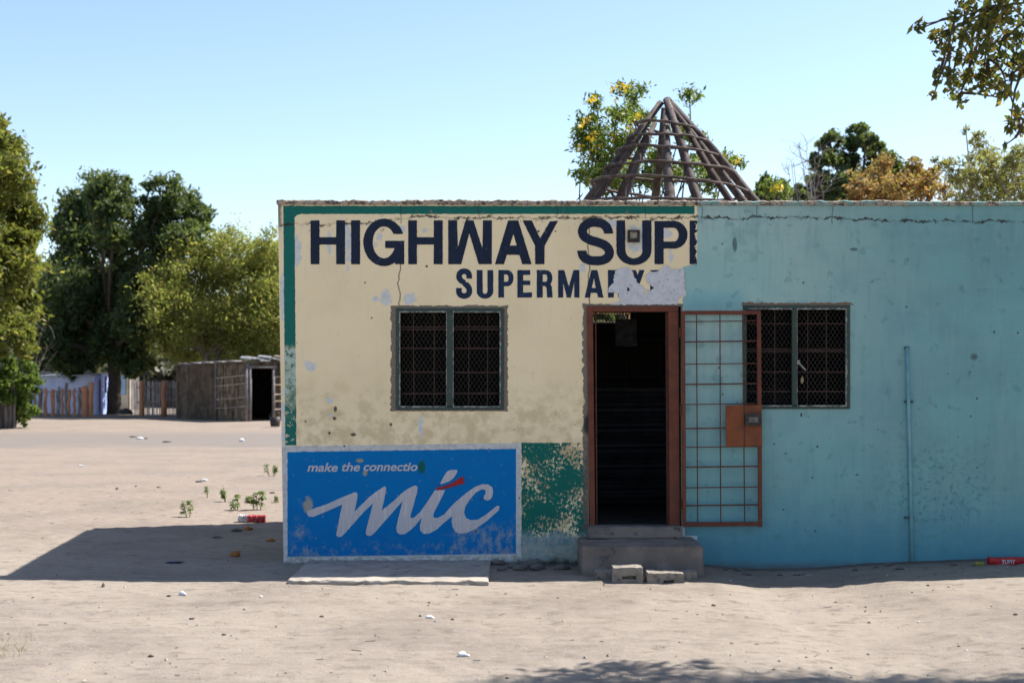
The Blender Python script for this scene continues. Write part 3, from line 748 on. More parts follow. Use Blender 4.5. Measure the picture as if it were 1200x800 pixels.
b = MB(); b.bar((fx(935), D - .01, fz(424)), (fx(943.5), D - .03, fz(434)), .012); b.box((fx(934), D - .02, fz(427)), (fx(937), D + .01, fz(422))); b.build('window_stay', M_pale, w2)
b = MB(); b.tube([(fx(941), D + .03, fz(441)), (fx(940.5), D + .028, fz(445)), (fx(940.6), D + .03, fz(449))], [.006, .018, .008], 6); b.build('casement_handle', mat('tan_handle', (.45, .33, .2), (.3, .22, .15)), w2)

# door frame
def q(u, v, y): return Vector((fx(u), y, fz(v)))
def slab4(mb, pts, ya, yb):                 # 4 wall marks, extruded between two depths
    P = [q(u, v, ya) for u, v in pts] + [q(u, v, yb) for u, v in pts]
    mb.add(P, [(3,2,1,0), (4,5,6,7), (0,1,5,4), (1,2,6,5), (2,3,7,6), (3,0,4,7)])
b = MB()
slab4(b, [(687.6, 358.6), (694.6, 358.6), (697.4, 617), (691.2, 617)], D - .02, D + .10)
slab4(b, [(782.8, 365.3), (794.6, 365.3), (796.6, 617), (784.4, 617)], D - .02, D + .10)
slab4(b, [(694.65, 358.6), (794.6, 358.6), (794.6, 365.2), (694.7, 365.2)], D - .021, D + .10)
df = b.build('door_frame', M_rust, shop, bevel=.004)
b = MB()
slab4(b, [(697.5, 366), (699, 366), (700.5, 616.8), (698.9, 616.8)], D + .03, D + .10)
slab4(b, [(780.8, 366), (782.6, 366), (784.2, 616.8), (782.4, 616.8)], D + .03, D + .10)
b.build('door_stop', M_rustd, df)

# the security gate folded back against the wall
b = MB(); yg0, yg1 = D - .085, D - .055
slab4(b, [(797.4, 364.6), (801.6, 364.6), (803.0, 616), (799.2, 616)], yg0, yg1)
slab4(b, [(885.4, 364.2), (890.0, 364.2), (891.6, 616), (887.0, 616)], yg0, yg1)
slab4(b, [(801.65, 364.4), (885.35, 364.2), (885.4, 368.8), (801.7, 369)], yg0, yg1)
slab4(b, [(803.05, 610.4), (886.9, 610.0), (886.95, 614.9), (803.1, 615.6)], yg0, yg1)
gate = b.build('security_gate', M_rust, shop, bevel=.003)
b = MB()
for ua, ub in ((815.0, 816.4), (842.3, 843.2), (868.8, 871.2)):
    b.bar(q(ua, 368, yg0 + .012), q(ub, 612, yg0 + .012), .010, .010)
for v_, th in ((376.5, 0), (400, 1), (426, 0), (449.6, 1), (473, 0), (501, 1), (522.8, 0), (546, 1), (570, 0), (590.8, 1)):
    b.bar(q(799.8, v_ + .6, yg0 + .024), q(888.5, v_ - .5, yg0 + .024), .009 + .004 * th, .010)
b.build('gate_bars', M_rustd, gate)
b = MB(); slab4(b, [(848.5, 474.6), (890.6, 474.0), (891.2, 521.6), (849, 522.4)], yg0 - .008, yg0 - .001)
lp = b.build('lock_plate', mat('orange_rust_plate', (.21, .062, .022), (.15, .045, .02), 6, rough=.65, c3=(.15, .06, .03), bump=.4), gate)
b = MB(); slab4(b, [(869.6, 474.8), (870.6, 474.8), (871, 521.8), (870, 521.8)], yg0 - .012, yg0 - .008)
slab4(b, [(870.6, 484.5), (889, 484), (889.6, 497.5), (871.2, 498)], yg0 - .05, yg0 - .0085); b.build('lock_box', M_black, lp, bevel=.003)
b = MB(); slab4(b, [(874.5, 488), (885.5, 488), (885.5, 494), (874.5, 494)], yg0 - .056, yg0 - .0505); b.build('lock_slot', mat('worn_steel', (.16, .14, .13), (.08, .07, .07), 30, rough=.4), lp)
for v_ in (390, 480, 590):
    b = MB(); b.tube([q(796.9 + (v_ - 390) * .008, v_ - 6, D - .04), q(796.9 + (v_ - 390) * .008, v_ + 6, D - .04)], .013, 10)
    b.build('gate_hinge', M_rustd, gate)

# pipe on the wall
b = MB(); b.tube([q(1062.3, 407, D - .02), q(1064.5, 500, D - .022), q(1066.5, 580, D - .02), q(1068.4, 672, D - .02)], .0165, 10)
pp = b.build('wall_pipe', mat('painted_pipe', (.17, .36, .38), (.13, .30, .34), 10, rough=.4), shop, smooth=True)
for v_ in (407.5, 470.5, 606):
    b = MB(); b.box((fx(1059.5), D - .024, fz(v_ + 1.3)), (fx(1069.5) if v_ > 410 else fx(1065), D - .001, fz(v_ - 1.3)))
    b.build('pipe_clip', mat('dark_clip', (.06, .10, .11), (.05, .07, .08), 30), pp)

# inside: a counter clad with corrugated sheet, a notice board and shelves
ct = thing('shop_counter', (fx(742) * 1.15, 15.4, fz(616.6)), 'tall dark counter clad in corrugated sheet inside the open doorway', 'counter')
b = MB(); zc = fz(616.6)
nn = 60; xa, xb = .1, 3.0
for k in range(nn):
    z0 = zc + k * (1.56 - zc) / nn; z1 = zc + (k + 1) * (1.56 - zc) / nn
    y0_ = 15.4 + .022 * math.sin(k * 1.15); y1_ = 15.4 + .022 * math.sin((k + 1) * 1.15)
    b.add([(xa, y0_, z0), (xb, y0_, z0 + .04), (xb, y1_, z1 + .04), (xa, y1_, z1)], [(0, 1, 2, 3)])
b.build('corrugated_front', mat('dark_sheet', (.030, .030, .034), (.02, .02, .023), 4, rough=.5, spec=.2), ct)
b = MB(); b.box((xa, 15.43, 1.58), (xb, 15.9, 1.62)); b.build('counter_top', M_dark, ct)
b = MB(); b.box((xa, 15.85, zc), (xb, 15.9, 1.58)); b.build('rear_panel', M_dark, ct)
sh = thing('wall_shelf', (1.5, 16.9, 1.55), 'dim shelf boards at the back of the dark shop interior', 'shelf')
for z_ in (1.72, 2.16): b = MB(); b.box((.3, 16.75, z_), (2.9, 17.03, z_ + .03)); b.build('shelf_board', M_dark, sh)
for k, x_ in enumerate((.95, 1.35, 1.75)): b = MB(); b.box((x_, 16.98, 1.45), (x_ + .03, 17.03, 2.2)); b.build('bracket', M_dark, sh)
nb = MB(); nb.box((fx(722) * 1.1, 14.7, 2.06), (fx(747) * 1.1, 14.72, 2.34))
o = nb.build('notice_board', mat('faded_chalk_board', (.03, .03, .035), (.06, .06, .065), 14), base=((fx(734)) * 1.1, 14.71, 2.06)); tag(o, 'small grey board hanging in the top of the doorway', 'board')
b = MB(); b.bar((fx(724) * 1.1, 14.71, 2.34), (fx(724) * 1.1, 14.71, 3.0), .006); b.bar((fx(745) * 1.1, 14.71, 2.34), (fx(745) * 1.1, 14.71, 3.0), .006)
LOC[o.name] = o.location.copy(); b.build('hanging_wire', M_black, o)

# ------------------------------------------------------------------ steps, slab, blocks
def rough_box(name, a, b_, m, parent=None, base=None, cuts=10, amp=.008, bevel=.015, lab=None, seed=0):
    import bmesh
    bm = bmesh.new(); bmesh.ops.create_cube(bm, size=1)
    a = Vector(a); b_ = Vector(b_); sz = b_ - a; ce = (a + b_) / 2
    for v in bm.verts: v.co = Vector((v.co.x * sz.x, v.co.y * sz.y, v.co.z * sz.z))
    bmesh.ops.bevel(bm, geom=bm.edges[:], offset=bevel, segments=2, affect='EDGES')
    bmesh.ops.subdivide_edges(bm, edges=[e for e in bm.edges if e.calc_length() > .08], cuts=cuts, use_grid_fill=True)
    for v in bm.verts:
        p = v.co + ce + Vector((seed, 0, 0))
        n = mnoise.noise_vector(p * 6) * amp + mnoise.noise_vector(p * 22) * amp * .6
        v.co += n
    for v in bm.verts: v.co += ce
    me = bpy.data.meshes.new(name); bm.to_mesh(me); bm.free(); me.shade_smooth(); me.set_sharp_from_angle(angle=R(38))
    return link(name, me, m, parent, base)
steps = thing('concrete_steps', (1.14, 12.9, 0), 'two worn grey concrete steps below the open doorway', 'steps')
M_step = mat('step_concrete', (.215, .175, .15), (.15, .125, .11), 4, bump=.6, c3=(.085, .08, .08), bsc=22)
rough_box('lower_step', (.612, 12.52, -.2), (1.685, 13.292, .257), M_step, steps, amp=.008, bevel=.010)
rough_box('upper_step', (.70, 13.10, .262), (1.572, 13.294, .366), M_step, steps, amp=.006, bevel=.01)
M_slab = mat('slab_concrete', (.34, .30, .255), (.28, .245, .21), 5, bump=.5, c3=(.14, .125, .11))
o = rough_box('concrete_slab', (-1.9, 12.0, -.1), (-.20, 13.285, .038), M_slab, None, (-1.05, 12.6, 0), cuts=30, amp=.007, bevel=.006)
# worn, broken front edge
for v in o.data.vertices:
    if v.co.y < -.59:
        n_ = mnoise.noise(Vector((v.co.x * 5, 0, 3))) * .05 + mnoise.noise(Vector((v.co.x * 17, v.co.z * 20, 3))) * .035 + (v.co.x + 1) * -.02
        v.co.y += n_; v.co.z += n_ * .2
tag(o, 'long thin pale concrete slab on the sand below the blue sign', 'slab')
M_blk = mat('cement_block', (.24, .21, .175), (.17, .15, .13), 9, bump=.6, c3=(.11, .10, .09), bsc=40)
def block(x0, x1, z1, y0, y1, slots, lab, rz=0, seed=0, tilt=0):
    cx_, cy_ = (x0 + x1) / 2, (y0 + y1) / 2; zb = gh(cx_, cy_) - .03
    hx, hy = (x1 - x0) / 2, (y1 - y0) / 2; H = z1 - zb
    import bmesh
    b = MB()
    if slots:                                   # a face with a cored slot, built as a frame of bars and a recessed back
        s0, s1, t0, t1 = slots
        X0, X1 = -hx, hx; a0 = -hx + s0 * 2 * hx; a1 = -hx + s1 * 2 * hx; c0 = H * t0; c1 = H * t1
        for (p, q_) in (((X0, -hy, 0), (a0, hy, H)), ((a1, -hy, 0), (X1, hy, H)), ((a0, -hy, 0), (a1, hy, c0)), ((a0, -hy, c1), (a1, hy, H)), ((a0, -hy + .06, c0), (a1, hy, c1))): b.box(p, q_)
    else: b.box((-hx, -hy, 0), (hx, hy, H))
    me = b.mesh('cement_block'); bm = bmesh.new(); bm.from_mesh(me)
    bmesh.ops.remove_doubles(bm, verts=bm.verts, dist=1e-4)
    bmesh.ops.subdivide_edges(bm, edges=bm.edges[:], cuts=4, use_grid_fill=True)
    for v in bm.verts: v.co += mnoise.noise_vector(v.co * 14 + Vector((seed, 0, 0))) * .010 + mnoise.noise_vector(v.co * 45 + Vector((seed, 0, 0))) * .004
    bm.to_mesh(me); bm.free()
    o = bpy.data.objects.new('cement_block', me); C.objects.link(o); me.materials.append(M_blk)
    o.location = (cx_, cy_, zb); o.rotation_euler = (0, tilt, rz)
    tag(o, lab, 'block', 'broken cement blocks in front of the steps'); return o
def bx_(u, d): return (u - 600) / F * d
block(bx_(697, 12.36), bx_(722, 12.36), .075, 12.29, 12.44, None, 'flat grey block piece at the left end, beside the tallest block', 0, 1)
block(bx_(718, 12.12), bx_(753, 12.12), .135, 12.07, 12.26, (.3, .78, .40, .60), 'tallest cement block with one slot, in front of the steps', -.04, 2)
block(bx_(757, 12.15), bx_(800, 12.15), .088, 12.09, 12.26, (.42, .72, .22, .48), 'long low cement block, chipped along its top', .07, 3, .05)
block(bx_(799, 12.36), bx_(815, 12.36), .068, 12.28, 12.43, None, 'small block end at the right, behind the long low block', .05, 4, .06)
# ------------------------------------------------------------------ trees
def leaves(centres, size, seed, droop=.3, asp=.42, szvar=.5, spread=None):
    rs = np.random.RandomState(seed); n = len(centres)
    a = rs.normal(size=(n, 3)); a[:, 2] -= droop; a /= np.linalg.norm(a, axis=1)[:, None]
    b = rs.normal(size=(n, 3)); b -= a * (a * b).sum(1)[:, None]; b /= np.linalg.norm(b, axis=1)[:, None]
    s = size * (1 + szvar * (rs.rand(n) - .5) * 2)
    L = a * s[:, None]; W = b * (s * asp)[:, None]; N = np.cross(a, b) * (s * .12)[:, None]
    c = centres
    V_ = np.stack([c - L, c + W + N, c + L, c - W + N], 1).reshape(-1, 3)
    Q_ = np.arange(n * 4).reshape(n, 4)
    return np_mesh('crown', V_, Q_)
def puffs(blobs, per, seed, sub=.30, shell=(.45, 1.0), subn=None, flat=1.0):
    """leaf centres: every blob carries many small twig-end clumps, uneven in size"""
    rs = np.random.RandomState(seed); out = []
    for (x, y, z, r) in blobs:
        m = subn or max(10, int(34 * min(1.6, r)))
        d = rs.normal(size=(m, 3)); d /= np.linalg.norm(d, axis=1)[:, None]
        rad = r * (shell[0] + (shell[1] - shell[0]) * rs.rand(m) ** .6)
        cc = np.array([x, y, z]) + d * rad[:, None] * np.array([1, 1, flat])
        sr = r * sub * (.45 + rs.rand(m))
        k = np.maximum(3, (per * r * r / m * (.5 + rs.rand(m))).astype(int))
        for i in range(m):
            out.append(cc[i] + rs.normal(size=(k[i], 3)) * sr[i] * .5 * np.array([1, 1, .8]))
    return np.concatenate(out)
M_bark = mat('bark', (.085, .062, .045), (.05, .038, .03), 6, bump=.6, stretch=(3, 3, .5))
M_barkp = mat('pale_bark', (.30, .26, .21), (.2, .17, .13), 6, bump=.5)
def limb(mb, a, b, r0, r1, rnd, bend=.12, n=6):
    a = Vector(a); b = Vector(b); L = (b - a).length
    o = Vector((rnd.uniform(-1, 1), rnd.uniform(-1, 1), rnd.uniform(-.2, .5))) * L * bend
    pts = []; rr = []
    for i in range(n + 1):
        t = i / n; p = a.lerp(b, t) + o * math.sin(math.pi * t)
        p += Vector((rnd.uniform(-1, 1), rnd.uniform(-1, 1), rnd.uniform(-1, 1))) * L * .015 * (0 < i < n)
        pts.append(p); rr.append(r0 * (1 - t) + r1 * t)
    mb.tube(pts, rr, 7, cap=False); return pts
def tree(name, base, blobs, per, size, lm, lab, cat='tree', group=None, seed=1, tr=.2, fork=None, bark=None, twigs=4, sub=.3, shell=(.45, 1.0), asp=.42, droop=.3, trunks=1, extra=None, subn=None):
    rnd = random.Random(seed); base = Vector(base); base.z = gh(base.x, base.y) - .1
    root = thing(name, base, lab, cat, group)
    mb = MB(); zs = [b[2] for b in blobs]; fork = fork or (min(zs) * .55 + base.z * .45)
    cx_ = sum(b[0] for b in blobs) / len(blobs); cy_ = sum(b[1] for b in blobs) / len(blobs)
    fk = Vector((base.x * .7 + cx_ * .3, base.y * .7 + cy_ * .3, fork))
    tops = []
    for k in range(trunks):
        off = Vector((rnd.uniform(-1, 1), rnd.uniform(-1, 1), 0)) * tr * (2.5 if trunks > 1 else 0)
        tp = limb(mb, base + off * .5 - Vector((0, 0, .2)), fk + off * 2, tr * (1.15 if trunks == 1 else .7), tr * .7, rnd, .05, 8); tops.append((tp[-1], tp))
    for (x, y, z, r) in blobs:
        f, tp = tops[rnd.randrange(trunks)]
        st = tp[-1 - rnd.randrange(2)]
        p = limb(mb, st, (x, y, z), tr * .5 * min(1, .4 + r * .3), tr * .12, rnd, .12, 6)
        for t in range(twigs):
            q0 = p[rnd.randrange(3, 7)]; dv = Vector((rnd.gauss(0, 1), rnd.gauss(0, 1), rnd.gauss(.3, .8))).normalized() * r * .85
            limb(mb, q0, q0 + dv, tr * .16, tr * .04, rnd, .15, 4)
    mb.build('trunk', bark or M_bark, root, smooth=True)
    pc = puffs(blobs, per, seed, sub, shell, subn)
    if extra is not None: pc = np.concatenate([pc, extra])
    me = leaves(pc, size, seed + 5, droop, asp); link('crown', me, lm, root)
    return root
def pb(lst, d, dd=1.0, seed=0, k=1.0):       # crown lumps given by wall marks and radius, at distance d, spread in depth
    r_ = random.Random(seed); o = []
    for (u, v, r) in lst:
        y = d + r_.uniform(-dd, dd); p = at(u, v, y); o.append((p.x, p.y, p.z, r / F * y * k))
    return o
L_dark = leafmat('dark_foliage', (.045, .082, .038), (.072, .115, .050), (.12, .14, .045), .14, .48)
L_olive = leafmat('olive_foliage', (.23, .275, .07), (.32, .33, .085), (.38, .30, .09), .2, .65)
L_far = leafmat('green_yellow_foliage', (.12, .15, .034), (.18, .195, .045), (.27, .21, .05), .12, .55)
L_green = leafmat('fresh_foliage', (.085, .155, .032), (.125, .19, .042), None, 0, .5)
L_flower = leafmat('flowering_foliage', (.08, .15, .03), (.14, .20, .04), (.18, .22, .05), .12, .5)
L_yell = leafmat('yellow_petals', (.80, .48, .02), (.72, .56, .04), None, 0, .3)
L_orange = leafmat('rusty_foliage', (.36, .20, .08), (.24, .19, .06), (.46, .21, .09), .3, .5)
L_pale = leafmat('pale_yellow_foliage', (.23, .24, .06), (.32, .28, .09), (.40, .36, .22), .2, .5)
L_over = leafmat('overhang_foliage', (.075, .085, .024), (.125, .115, .032), (.30, .19, .04), .16, .5)
L_grey = leafmat('dusty_foliage', (.16, .16, .12), (.12, .12, .08), None, 0, .2)

# far-left tree reaching into the frame
tree('leafy_tree', (-17.6, 43.5, 0), pb([(-10,190,45),(-40,240,60),(10,250,38),(-30,310,60),(12,300,34),(25,285,20),(-50,370,55),(5,355,38),(15,395,26),(-60,180,50),(30,328,14),(-5,170,30),(-120,260,70),(-130,350,70),(-90,200,50)], 44, 2, 1),
     7000, .092, L_far, 'big yellow green tree at the left edge, its crown cut by the frame', seed=11, tr=.32, twigs=6)
# the tall dark tree with two heads
tree('dark_tree', (-16.8, 60, 0), pb([(112,240,34),(88,268,26),(130,225,26),(140,262,32),(100,300,40),(78,265,16),(150,290,24),(192,232,24),(205,255,30),(232,252,16),(185,270,22),(220,278,24),(190,300,22),
      (75,345,38),(110,350,40),(150,340,36),(55,375,30),(95,390,36),(135,395,34),(180,330,30),(168,380,30),(50,405,24),(85,425,22),(160,420,20),(200,350,30),(70,408,20)], 60, 2.2, 2),
     3900, .11, L_dark, 'tall dark green tree with two rounded heads and a dark trunk between the pole fences', seed=12, tr=.30, fork=3.0, twigs=4, sub=.36)
# olive tree behind the reed hut
tree('olive_tree', (-12.0, 58.2, 0), pb([(275,300,30),(250,320,32),(225,310,26),(300,320,34),(325,315,34),(195,335,28),(210,365,34),(250,365,40),(290,365,40),(330,360,40),(180,385,26),(215,400,32),(260,405,34),(305,405,34),(262,283,14),(312,290,18),(168,350,18),(180,320,13),(352,330,34),(360,380,36)], 58.4, 1.8, 3),
     3000, .088, L_olive, 'bushy yellow olive tree spreading behind the reed hut', seed=13, tr=.11, trunks=3, fork=2.4, bark=M_barkp, sub=.5, shell=(.25, 1.15), twigs=9, droop=-.2, asp=.3)
# pale twigs standing clear of it
# green bush by the dark posts
tree('green_bush', (-16.0, 45.5, 0), pb([(20,430,16),(35,452,14),(32,475,14),(12,455,22),(0,430,20),(-18,450,26),(36,435,8),(28,488,10)], 45.6, .6, 4),
     9000, .075, L_green, 'bright green bush behind the dark posts at the left edge', 'bush', seed=14, tr=.06, trunks=3, fork=.5, subn=14)
# behind the shop
fl = [(730,103,9),(697,118,8),(746,106,9),(808,110,10),(690,146,13),(702,160,12),(722,140,11),(735,134,10),(752,140,12),(685,165,13),(700,180,15),(722,172,14),(742,165,13),(680,202,11),(702,205,13),
      (718,216,12),(735,203,14),(760,212,14),(798,152,10),(820,168,10),(832,188,9),(850,188,10),(866,190,7),(808,162,9),(790,202,13),(830,214,12),(846,206,9),(715,190,12),(768,180,12),(900,218,9),(915,222,9),(742,120,7),(812,195,12),(775,205,12)]
fb = pb(fl, 25.5, .7, 5)
rs = np.random.RandomState(9); yc = []
for (u, v) in ((692,119),(696,116),(720,103),(728,100),(733,103),(686,142),(691,140),(680,147),(694,162),(696,160),(690,165),(718,158),(724,162),(728,135),(733,132),(722,118),(770,182),(768,190),(822,158),(824,161),(852,184),(861,188),(862,191),(732,226),(730,228),(822,188),(823,191),(692,215),(738,148),(716,136),(911,221),(914,219),(680,172),(746,138),(700,172)):
    p = at(u, v, 24.9 + rs.rand() * .5); yc.append(np.array(p) + rs.normal(size=(9, 3)) * .038)
t_ = tree('flowering_tree', (2.4, 26.2, 0), fb, 9500, .052, L_flower, 'slender tree with yellow blossom behind the bare pole cone', seed=15, tr=.09, fork=2.2, twigs=4, subn=14, sub=.95, asp=.34, shell=(.1, 1.1))
link('blossom', leaves(np.concatenate(yc), .034, 3, asp=.7), L_yell, t_)
tree('round_tree', (7.6, 44, 0), pb([(895,225,15),(905,216,13),(918,226,14),(885,235,14),(930,240,16),(905,245,22)], 44, .8, 6), 6500, .10, L_dark, 'small round dark green tree just right of the pole cone', seed=16, tr=.14)
tree('dark_tree', (11.9, 50, 0), pb([(972,165,13),(965,185,14),(1005,160,16),(1015,158,13),(990,185,17),(1025,178,17),(1040,195,15),(962,215,15),(985,218,20),(1015,215,20),(1050,205,12),(1070,210,10),(945,225,13),(975,245,25),(1030,240,25),(1078,205,7)], 50, 1.2, 7),
     7000, .09, L_dark, 'dark green tree with a gap in its crown, rising behind the orange leaved tree', seed=17, tr=.3, fork=4.5, sub=.36)
tree('orange_tree', (10.7, 40, 0), pb([(1005,222,16),(1030,208,17),(1050,220,18),(1075,208,16),(1090,220,14),(1020,238,20),(1065,240,22),(1095,205,9),(1035,190,8),(1070,192,9),(1000,235,14),(1108,225,10)], 40, .8, 8),
     4800, .065, L_orange, 'rust orange leaved tree above the turquoise parapet', seed=18, tr=.14, fork=2.4, subn=16, sub=.6, shell=(.2, 1.15))
tree('pale_tree', (13.4, 34, 0), pb([(1110,192,9),(1122,205,12),(1138,215,16),(1150,190,14),(1165,200,15),(1145,165,10),(1160,180,10),(1132,154,5),(1180,215,18),(1200,190,14),(1210,215,22),(1150,232,24),(1128,232,12),(1190,240,24),(1240,205,26),(1195,175,8),(1095,188,5),(1185,190,10)], 34, .9, 9),
     6000, .062, L_pale, 'feathery pale yellow tree at the right above the parapet', seed=19, tr=.12, fork=2.6, bark=M_barkp, subn=12, sub=.7, shell=(.1, 1.15), asp=.3)
# leafless bush
def bare(name, base, tips, m, lab, r0=.03, seed=1, tw=5):
    rnd = random.Random(seed); base = Vector(base); base.z = gh(base.x, base.y) - .05
    root = thing(name, base, lab, 'bush'); mb = MB()
    for tip in tips:
        p = limb(mb, base + Vector((rnd.uniform(-.2, .2), rnd.uniform(-.2, .2), 0)), tip, r0, r0 * .3, rnd, .1, 7)
        for k in range(tw):
            q0 = p[rnd.randrange(3, 8)]; dv = Vector((rnd.gauss(0, .6), rnd.gauss(0, .5), rnd.uniform(.2, 1))).normalized() * rnd.uniform(.25, .8)
            pp_ = limb(mb, q0, q0 + dv, r0 * .4, r0 * .15, rnd, .2, 4)
            for j in range(2):
                limb(mb, pp_[2], pp_[2] + Vector((rnd.gauss(0, .3), rnd.gauss(0, .3), rnd.uniform(.1, .4))), r0 * .2, r0 * .1, rnd, .2, 3)
    mb.build('branches', m, root, smooth=True); return root
M_twig = mat('grey_twig', (.26, .22, .20), (.18, .15, .14), 8)
bare('bare_bush', (9.0, 42, 0), [tuple(at(u, v, 42 + i * .1)) for i, (u, v) in enumerate(((930,190),(938,180),(945,178),(925,205),(950,200),(935,215),(958,215),(942,205),(948,190),(965,225),(955,185),(928,195)))], M_twig, 'leafless grey twiggy bush left of the dark tree behind the parapet', .028, 4, 9)
bare('dead_branches', (-16.2, 46.6, 0), [tuple(at(u, v, 47 + i * .1)) for i, (u, v) in enumerate(((52,378),(68,410),(64,396)))], M_twig, 'pale dead branches beside the green bush in front of the dark tree', .018, 6, 3)

# distant woodland closing the view
def woodland(name, x0, x1, y0, y1, h, n, m, seed, lab):
    rs = np.random.RandomState(seed); bl = []
    for i in range(n):
        x = rs.uniform(x0, x1); y = rs.uniform(y0, y1); hh = h * rs.uniform(.7, 1.15)
        for j in range(4): bl.append((x + rs.normal() * 1.4, y + rs.normal(), hh * rs.uniform(.25, .95), rs.uniform(1.0, 2.0)))
    o = link(name, leaves(puffs(bl, 420, seed, .35, subn=14), .34, seed), m); tag(o, lab, 'woodland', kind='stuff')
woodland('distant_woodland', -75, 8, 84, 100, 6.0, 92, L_dark, 41, 'far band of dark trees behind the huts and fences')
woodland('distant_woodland', 0, 90, 95, 115, 5.0, 60, L_olive, 42, 'far band of yellow green trees behind the shop')
woodland('dusty_scrub', -38, -10, 72, 80, 2.6, 34, L_grey, 43, 'dusty grey scrub seen below the tall dark tree')

# the near tree whose boughs hang in at the top right and shade the sand
def near_tree():
    rnd = random.Random(77); rs = np.random.RandomState(77)
    root = thing('overhanging_tree', (8.6, 9.6, 0), 'near tree whose leafy boughs hang in at the top right corner', 'tree')
    mb = MB(); base = Vector((8.6, 9.6, -.2))
    tp = limb(mb, base, (7.9, 9.9, 3.4), .24, .17, rnd, .04, 8)
    # twig ends visible in the photograph
    vis = [(1076,30,6),(1083,32,5),(1100,40,7),(1096,44,6),(1105,58,8),(1115,35,9),(1120,20,6),(1125,5,6),(1112,62,9),(1122,68,7),(1128,45,11),(1135,30,12),(1140,15,10),(1145,42,12),(1100,84,5),(1096,98,4),(1094,112,5),(1113,88,8),(1118,102,9),(1128,98,10),(1135,88,10),
           (1125,115,7),(1140,72,11),(1150,60,12),(1155,30,14),(1150,95,11),(1160,85,10),(1165,100,9),(1170,115,6),(1178,108,7),(1160,10,12),(1175,20,14),(1190,10,15),(1180,45,14),(1195,40,14),(1172,68,12),(1188,72,12),(1198,88,8),(1200,62,12),(1183,88,7),(1132,8,6),(1170,-10,14),(1200,-15,18),
           (1192,132,7),(1185,142,6),(1198,140,8),(1183,152,6),(1196,152,5),(1178,170,3),(1206,125,10),(1215,60,16),(1215,10,20),(1215,100,14)]
    cl = []
    for (u, v, r) in vis:
        d = 9.75 + rnd.uniform(-.3, .25); p = at(u, v, d); cl.append((p.x, p.y, p.z, r / F * d))
    # the crown above the frame, which throws the dappled shade on the sand
    for i in range(250):
        z = rnd.uniform(5.0, 7.3)
        sx = rnd.uniform(-.15, 4.8); sy = 8.30 - abs(rnd.gauss(0, 1)) * .5 + (.05 if sx > 1.4 else -.1)
        X_ = sx + .67 * z; Y_ = sy + .324 * z
        if X_ / Y_ * F + 600 < 1190 and 435 - (z - 1.8) / Y_ * F > -60: continue
        cl.append((X_, Y_, z, rnd.uniform(.10, .22)))
    for i in range(120):
        a = rnd.uniform(0, 6.28); rr = rnd.uniform(.3, 3.2); x_ = 8.0 + rr * math.cos(a); y_ = 9.6 + rr * math.sin(a); z_ = 7.6 - rr * rr * .2 + rnd.uniform(-1.2, .6)
        if x_ - .67 * z_ > -.3 and y_ - .324 * z_ > 8.6 and y_ - .324 * z_ < 13: y_ -= (y_ - .324 * z_) - 8.4
        cl.append((x_, y_, z_, rnd.uniform(.12, .3)))
    # boughs: group the clumps
    mains = [((5.8, 9.65, 4.4), .06), ((4.6, 9.75, 4.55), .035), ((5.0, 9.7, 3.8), .03), ((5.4, 9.7, 5.9), .07), ((4.4, 9.9, 6.3), .05), ((7.4, 8.2, 6.6), .08), ((9.4, 9.9, 6.9), .08), ((6.8, 10.2, 7.2), .08), ((8.2, 11.6, 6.6), .07)]
    nodes = []
    for e, r_ in mains:
        p = limb(mb, tp[-1 - rnd.randrange(2)], e, r_ * 1.2, r_ * .35, rnd, .09, 8)
        nodes += [(q, r_ * .3) for q in p[3:]]
    for (x, y, z, r) in cl:
        c_ = Vector((x, y, z)); q0, r0 = min(nodes, key=lambda n_: (n_[0] - c_).length + (0 if n_[0].x > x else .6))
        if (q0 - c_).length < 2.6:
            p = limb(mb, q0, c_, .011, .004, rnd, .1, 5); nodes += [(q, .01) for q in p[3:5]]
    mb.build('trunk', M_bark, root, smooth=True)
    pts = []
    for (x, y, z, r) in cl:
        k = max(6, int(42 * (r / .07) ** 1.4)) if r < .1 else int(520 * r)
        pts.append(np.array((x, y, z)) + rs.normal(size=(k, 3)) * r * .62)
    link('crown', leaves(np.concatenate(pts), .031, 78, droop=.8, asp=.5), L_over, root)
near_tree()

# ------------------------------------------------------------------ the unthatched cone of poles
cone = thing('pole_roof_frame', (2.3, 21, 0), 'bare cone of dark roof poles tied with thin rings, unthatched, rising behind the shop', 'roof frame')
M_pole = mat('weathered_pole', (.095, .074, .066), (.05, .037, .034), 5, bump=.5, stretch=(2, 2, 1), c3=(.17, .145, .13))
M_pole2 = mat('reddish_pole', (.055, .034, .028), (.04, .026, .022), 5, bump=.5)
apex = Vector((2.26, 21, 5.78)); rnd = random.Random(5)
def cpt(ang, z, off=0):
    r = (5.84 - z) * .80 + off; return Vector((2.47 + (z - 2.2) * -.058 + r * math.cos(ang), 21 + r * math.sin(ang), z))
angs = [188, 200, 232, 262, 281, 302, 338, 352, 20, 62, 95, 128, 160, 316]
for i, a in enumerate(angs):
    z1 = 5.74 + rnd.uniform(-.14, .13) - (.45 if a in (232, 302, 62, 128) else 0)
    pts = [cpt(R(a + rnd.uniform(-1.5, 1.5)), 2.15 + (z1 - 2.15) * t / 5, .035 * rnd.uniform(-1, 1)) for t in range(6)]
    b = MB(); r0 = rnd.uniform(.052, .085) * (1.25 if a in (188, 352, 338) else 1); b.tube(pts, [r0, r0 * .93, r0 * .98, r0 * .82, r0 * .8, r0 * .62], 9, wob=.22)
    b.build('roof_pole', M_pole if rnd.random() < .7 else M_pole2, cone, smooth=True)
